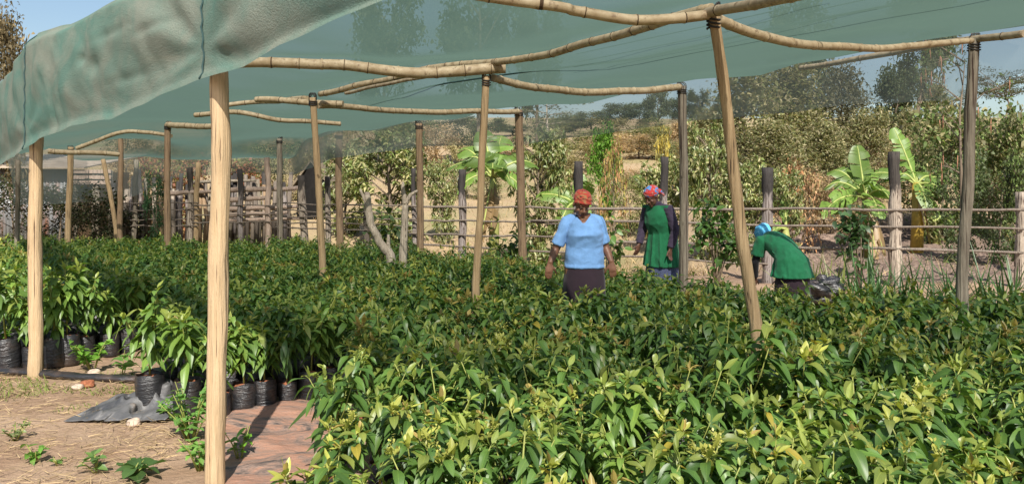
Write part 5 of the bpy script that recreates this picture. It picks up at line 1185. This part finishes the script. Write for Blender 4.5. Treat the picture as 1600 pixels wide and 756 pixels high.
skirt(W2, [(.9, 0, .01, .17, .15), (.6, 0, .01, .205, .185), (.2, 0, 0, .23, .21)], M_denim, 8, .06, seed=2)
mb = MB(); mb.ell(at(0, .014, .055), (.087, .108, .084), 28, 18, rot=rm, fn=lambda v: 1+.03*math.sin(v.z*14+v.x*6)+.05*noise.noise(v*2.5)); mb.ell(at(.01, .122, .0), (.045, .04, .038), 12, 8, rot=rm, fn=lambda v: 1+.3*noise.noise(v*3)); mb.tube([at(0, .12, -.01), at(.03, .15, -.05), at(.035, .15, -.08)], [.02, .022, .012], 8)
fuse(mb, .0065, 1, [M_rbscarf], 'headscarf', W2)
# --- woman bending down
dN = 9.05; W3 = empty('person', (wx(1232, dN), dN, 0), R(-163)); W3.scale = (.90, .90, .915); tag(W3, 'woman in green overall and sky blue headscarf bending down to the seedlings, seen from behind', 'person')
hr = Euler((R(62), 0, R(8))); hc = (0, -.515, 1.165); rm = hr.to_matrix()
TN = [((0, .07, .72), (.19, .165)), ((0, .07, .86), (.19, .165)), ((0, -.04, .975), (.16, .13)), ((0, -.18, 1.06), (.165, .13)), ((0, -.30, 1.115), (.165, .115)), ((0, -.37, 1.145), (.135, .09)), ((0, -.425, 1.155), (.06, .056))]
sh = {-1: Vector((-.175, -.33, 1.11)), 1: Vector((.175, -.33, 1.11))}; el = {-1: Vector((-.235, -.36, .84)), 1: Vector((.22, -.40, .84))}; wr = {-1: Vector((-.19, -.46, .62)), 1: Vector((.15, -.50, .62))}
mb = MB(); mb.tube([c for c, r in TN], [(r[0]-.02, r[1]-.02) for c, r in TN], 28, lat=(1, 0, 0)); mb.tube([(0, -.37, 1.14), (0, -.46, 1.16)], [.054, .05], 14); at, fe = head(mb, hc, hr)
for q in (-1, 1): mb.tube([sh[q], el[q], wr[q]], [.045, .036, .026], 12); hand(mb, wr[q], (0, -.25, -.95), (0, 1, 0), (-q, 0, 0), .7)
legs(mb, .8, .05); fuse(mb, .0068, 4, [M_skin2, M_eye, M_iris, M_lip], 'body', W3, feat_idx(fe))
mb = MB(); mb.tube([c for c, r in TN[1:]], [(r[0]-.01, r[1]-.01) for c, r in TN[1:]], 28, lat=(1, 0, 0))
for q in (-1, 1): mb.tube([sh[q], sh[q].lerp(el[q], .5), el[q], el[q].lerp(wr[q], .9)], [.058, .055, .050, .040], 14)
fuse(mb, .0085, 3, [M_blackb], 'jersey', W3)
mb = MB(); AN = [((0, .085, .685), (.265, .225)), ((0, .085, .76), (.245, .21)), ((0, .065, .87), (.218, .18)), ((0, -.04, .98), (.178, .146)), ((0, -.18, 1.065), (.185, .148)), ((0, -.30, 1.12), (.182, .13)), ((0, -.37, 1.15), (.145, .10)), ((0, -.415, 1.158), (.085, .072))]
mb.tube([c for c, r in AN], [r for c, r in AN], 32, lat=(1, 0, 0))
for q in (-1, 1): mb.tube([Vector((q*.08, -.31, 1.12)), sh[q], sh[q].lerp(el[q], .3), sh[q].lerp(el[q], .66)], [.075, .082, .082, .088], 14)
for k in range(11): a = k*math.pi/5.5; mb.tube([(.17*math.cos(a), .135*math.sin(a)-.01, .95), (.262*math.cos(a+.06), .222*math.sin(a+.06)+.085, .69)], [.008, .022], 8)
fuse(mb, .0085, 4, [M_green], 'overall', W3, None, lambda p: p.z < .692, (.009, 10, 7, 3))
mb = MB(); ring = [(.186*math.cos(2*math.pi*i/28), -.045+.155*math.sin(2*math.pi*i/28)*.95, .985-.085*math.sin(2*math.pi*i/28)*-1*-1*.9) for i in range(29)]; mb.tube(ring, (.008), 6); mb.tube([(.02, .10, .92), (.03, .15, .84), (.02, .17, .78)], [.012, .012, .01], 6); mb.build('waist_tie', M_green, W3)
skirt(W3, [(.84, 0, .075, .19, .165), (.6, 0, .08, .225, .195), (.15, 0, .08, .24, .21)], M_darkskirt, 8, .05, seed=4)
mb = MB(); mb.ell(at(0, .035, .055), (.108, .125, .098), 28, 18, rot=rm, fn=lambda v: 1+.03*math.sin(v.z*12+v.x*9)+.09*noise.noise(v*3.0)); fuse(mb, .0065, 1, [M_bluescarf], 'headscarf', W3)
# black bag on the soil right of the bending woman
mb = MB(); mb.ell((0, 0, .20), (.26, .16, .15), 40, 26, fn=lambda v: 1+.55*noise.noise(v*1.9)+.35*abs(noise.noise(v*4.5))); mb.tube([(-.25, .05, .05), (0, 0, .08), (.2, -.1, .04)], [(.1, .05), (.14, .07), (.1, .03)], 12, jit=.3)
o = mb.build('plastic_bag', M_bag); o.location = (wx(1286, 10.6), 10.6, .1); tag(o, 'crumpled black plastic heap right of the bending woman', 'plastic')
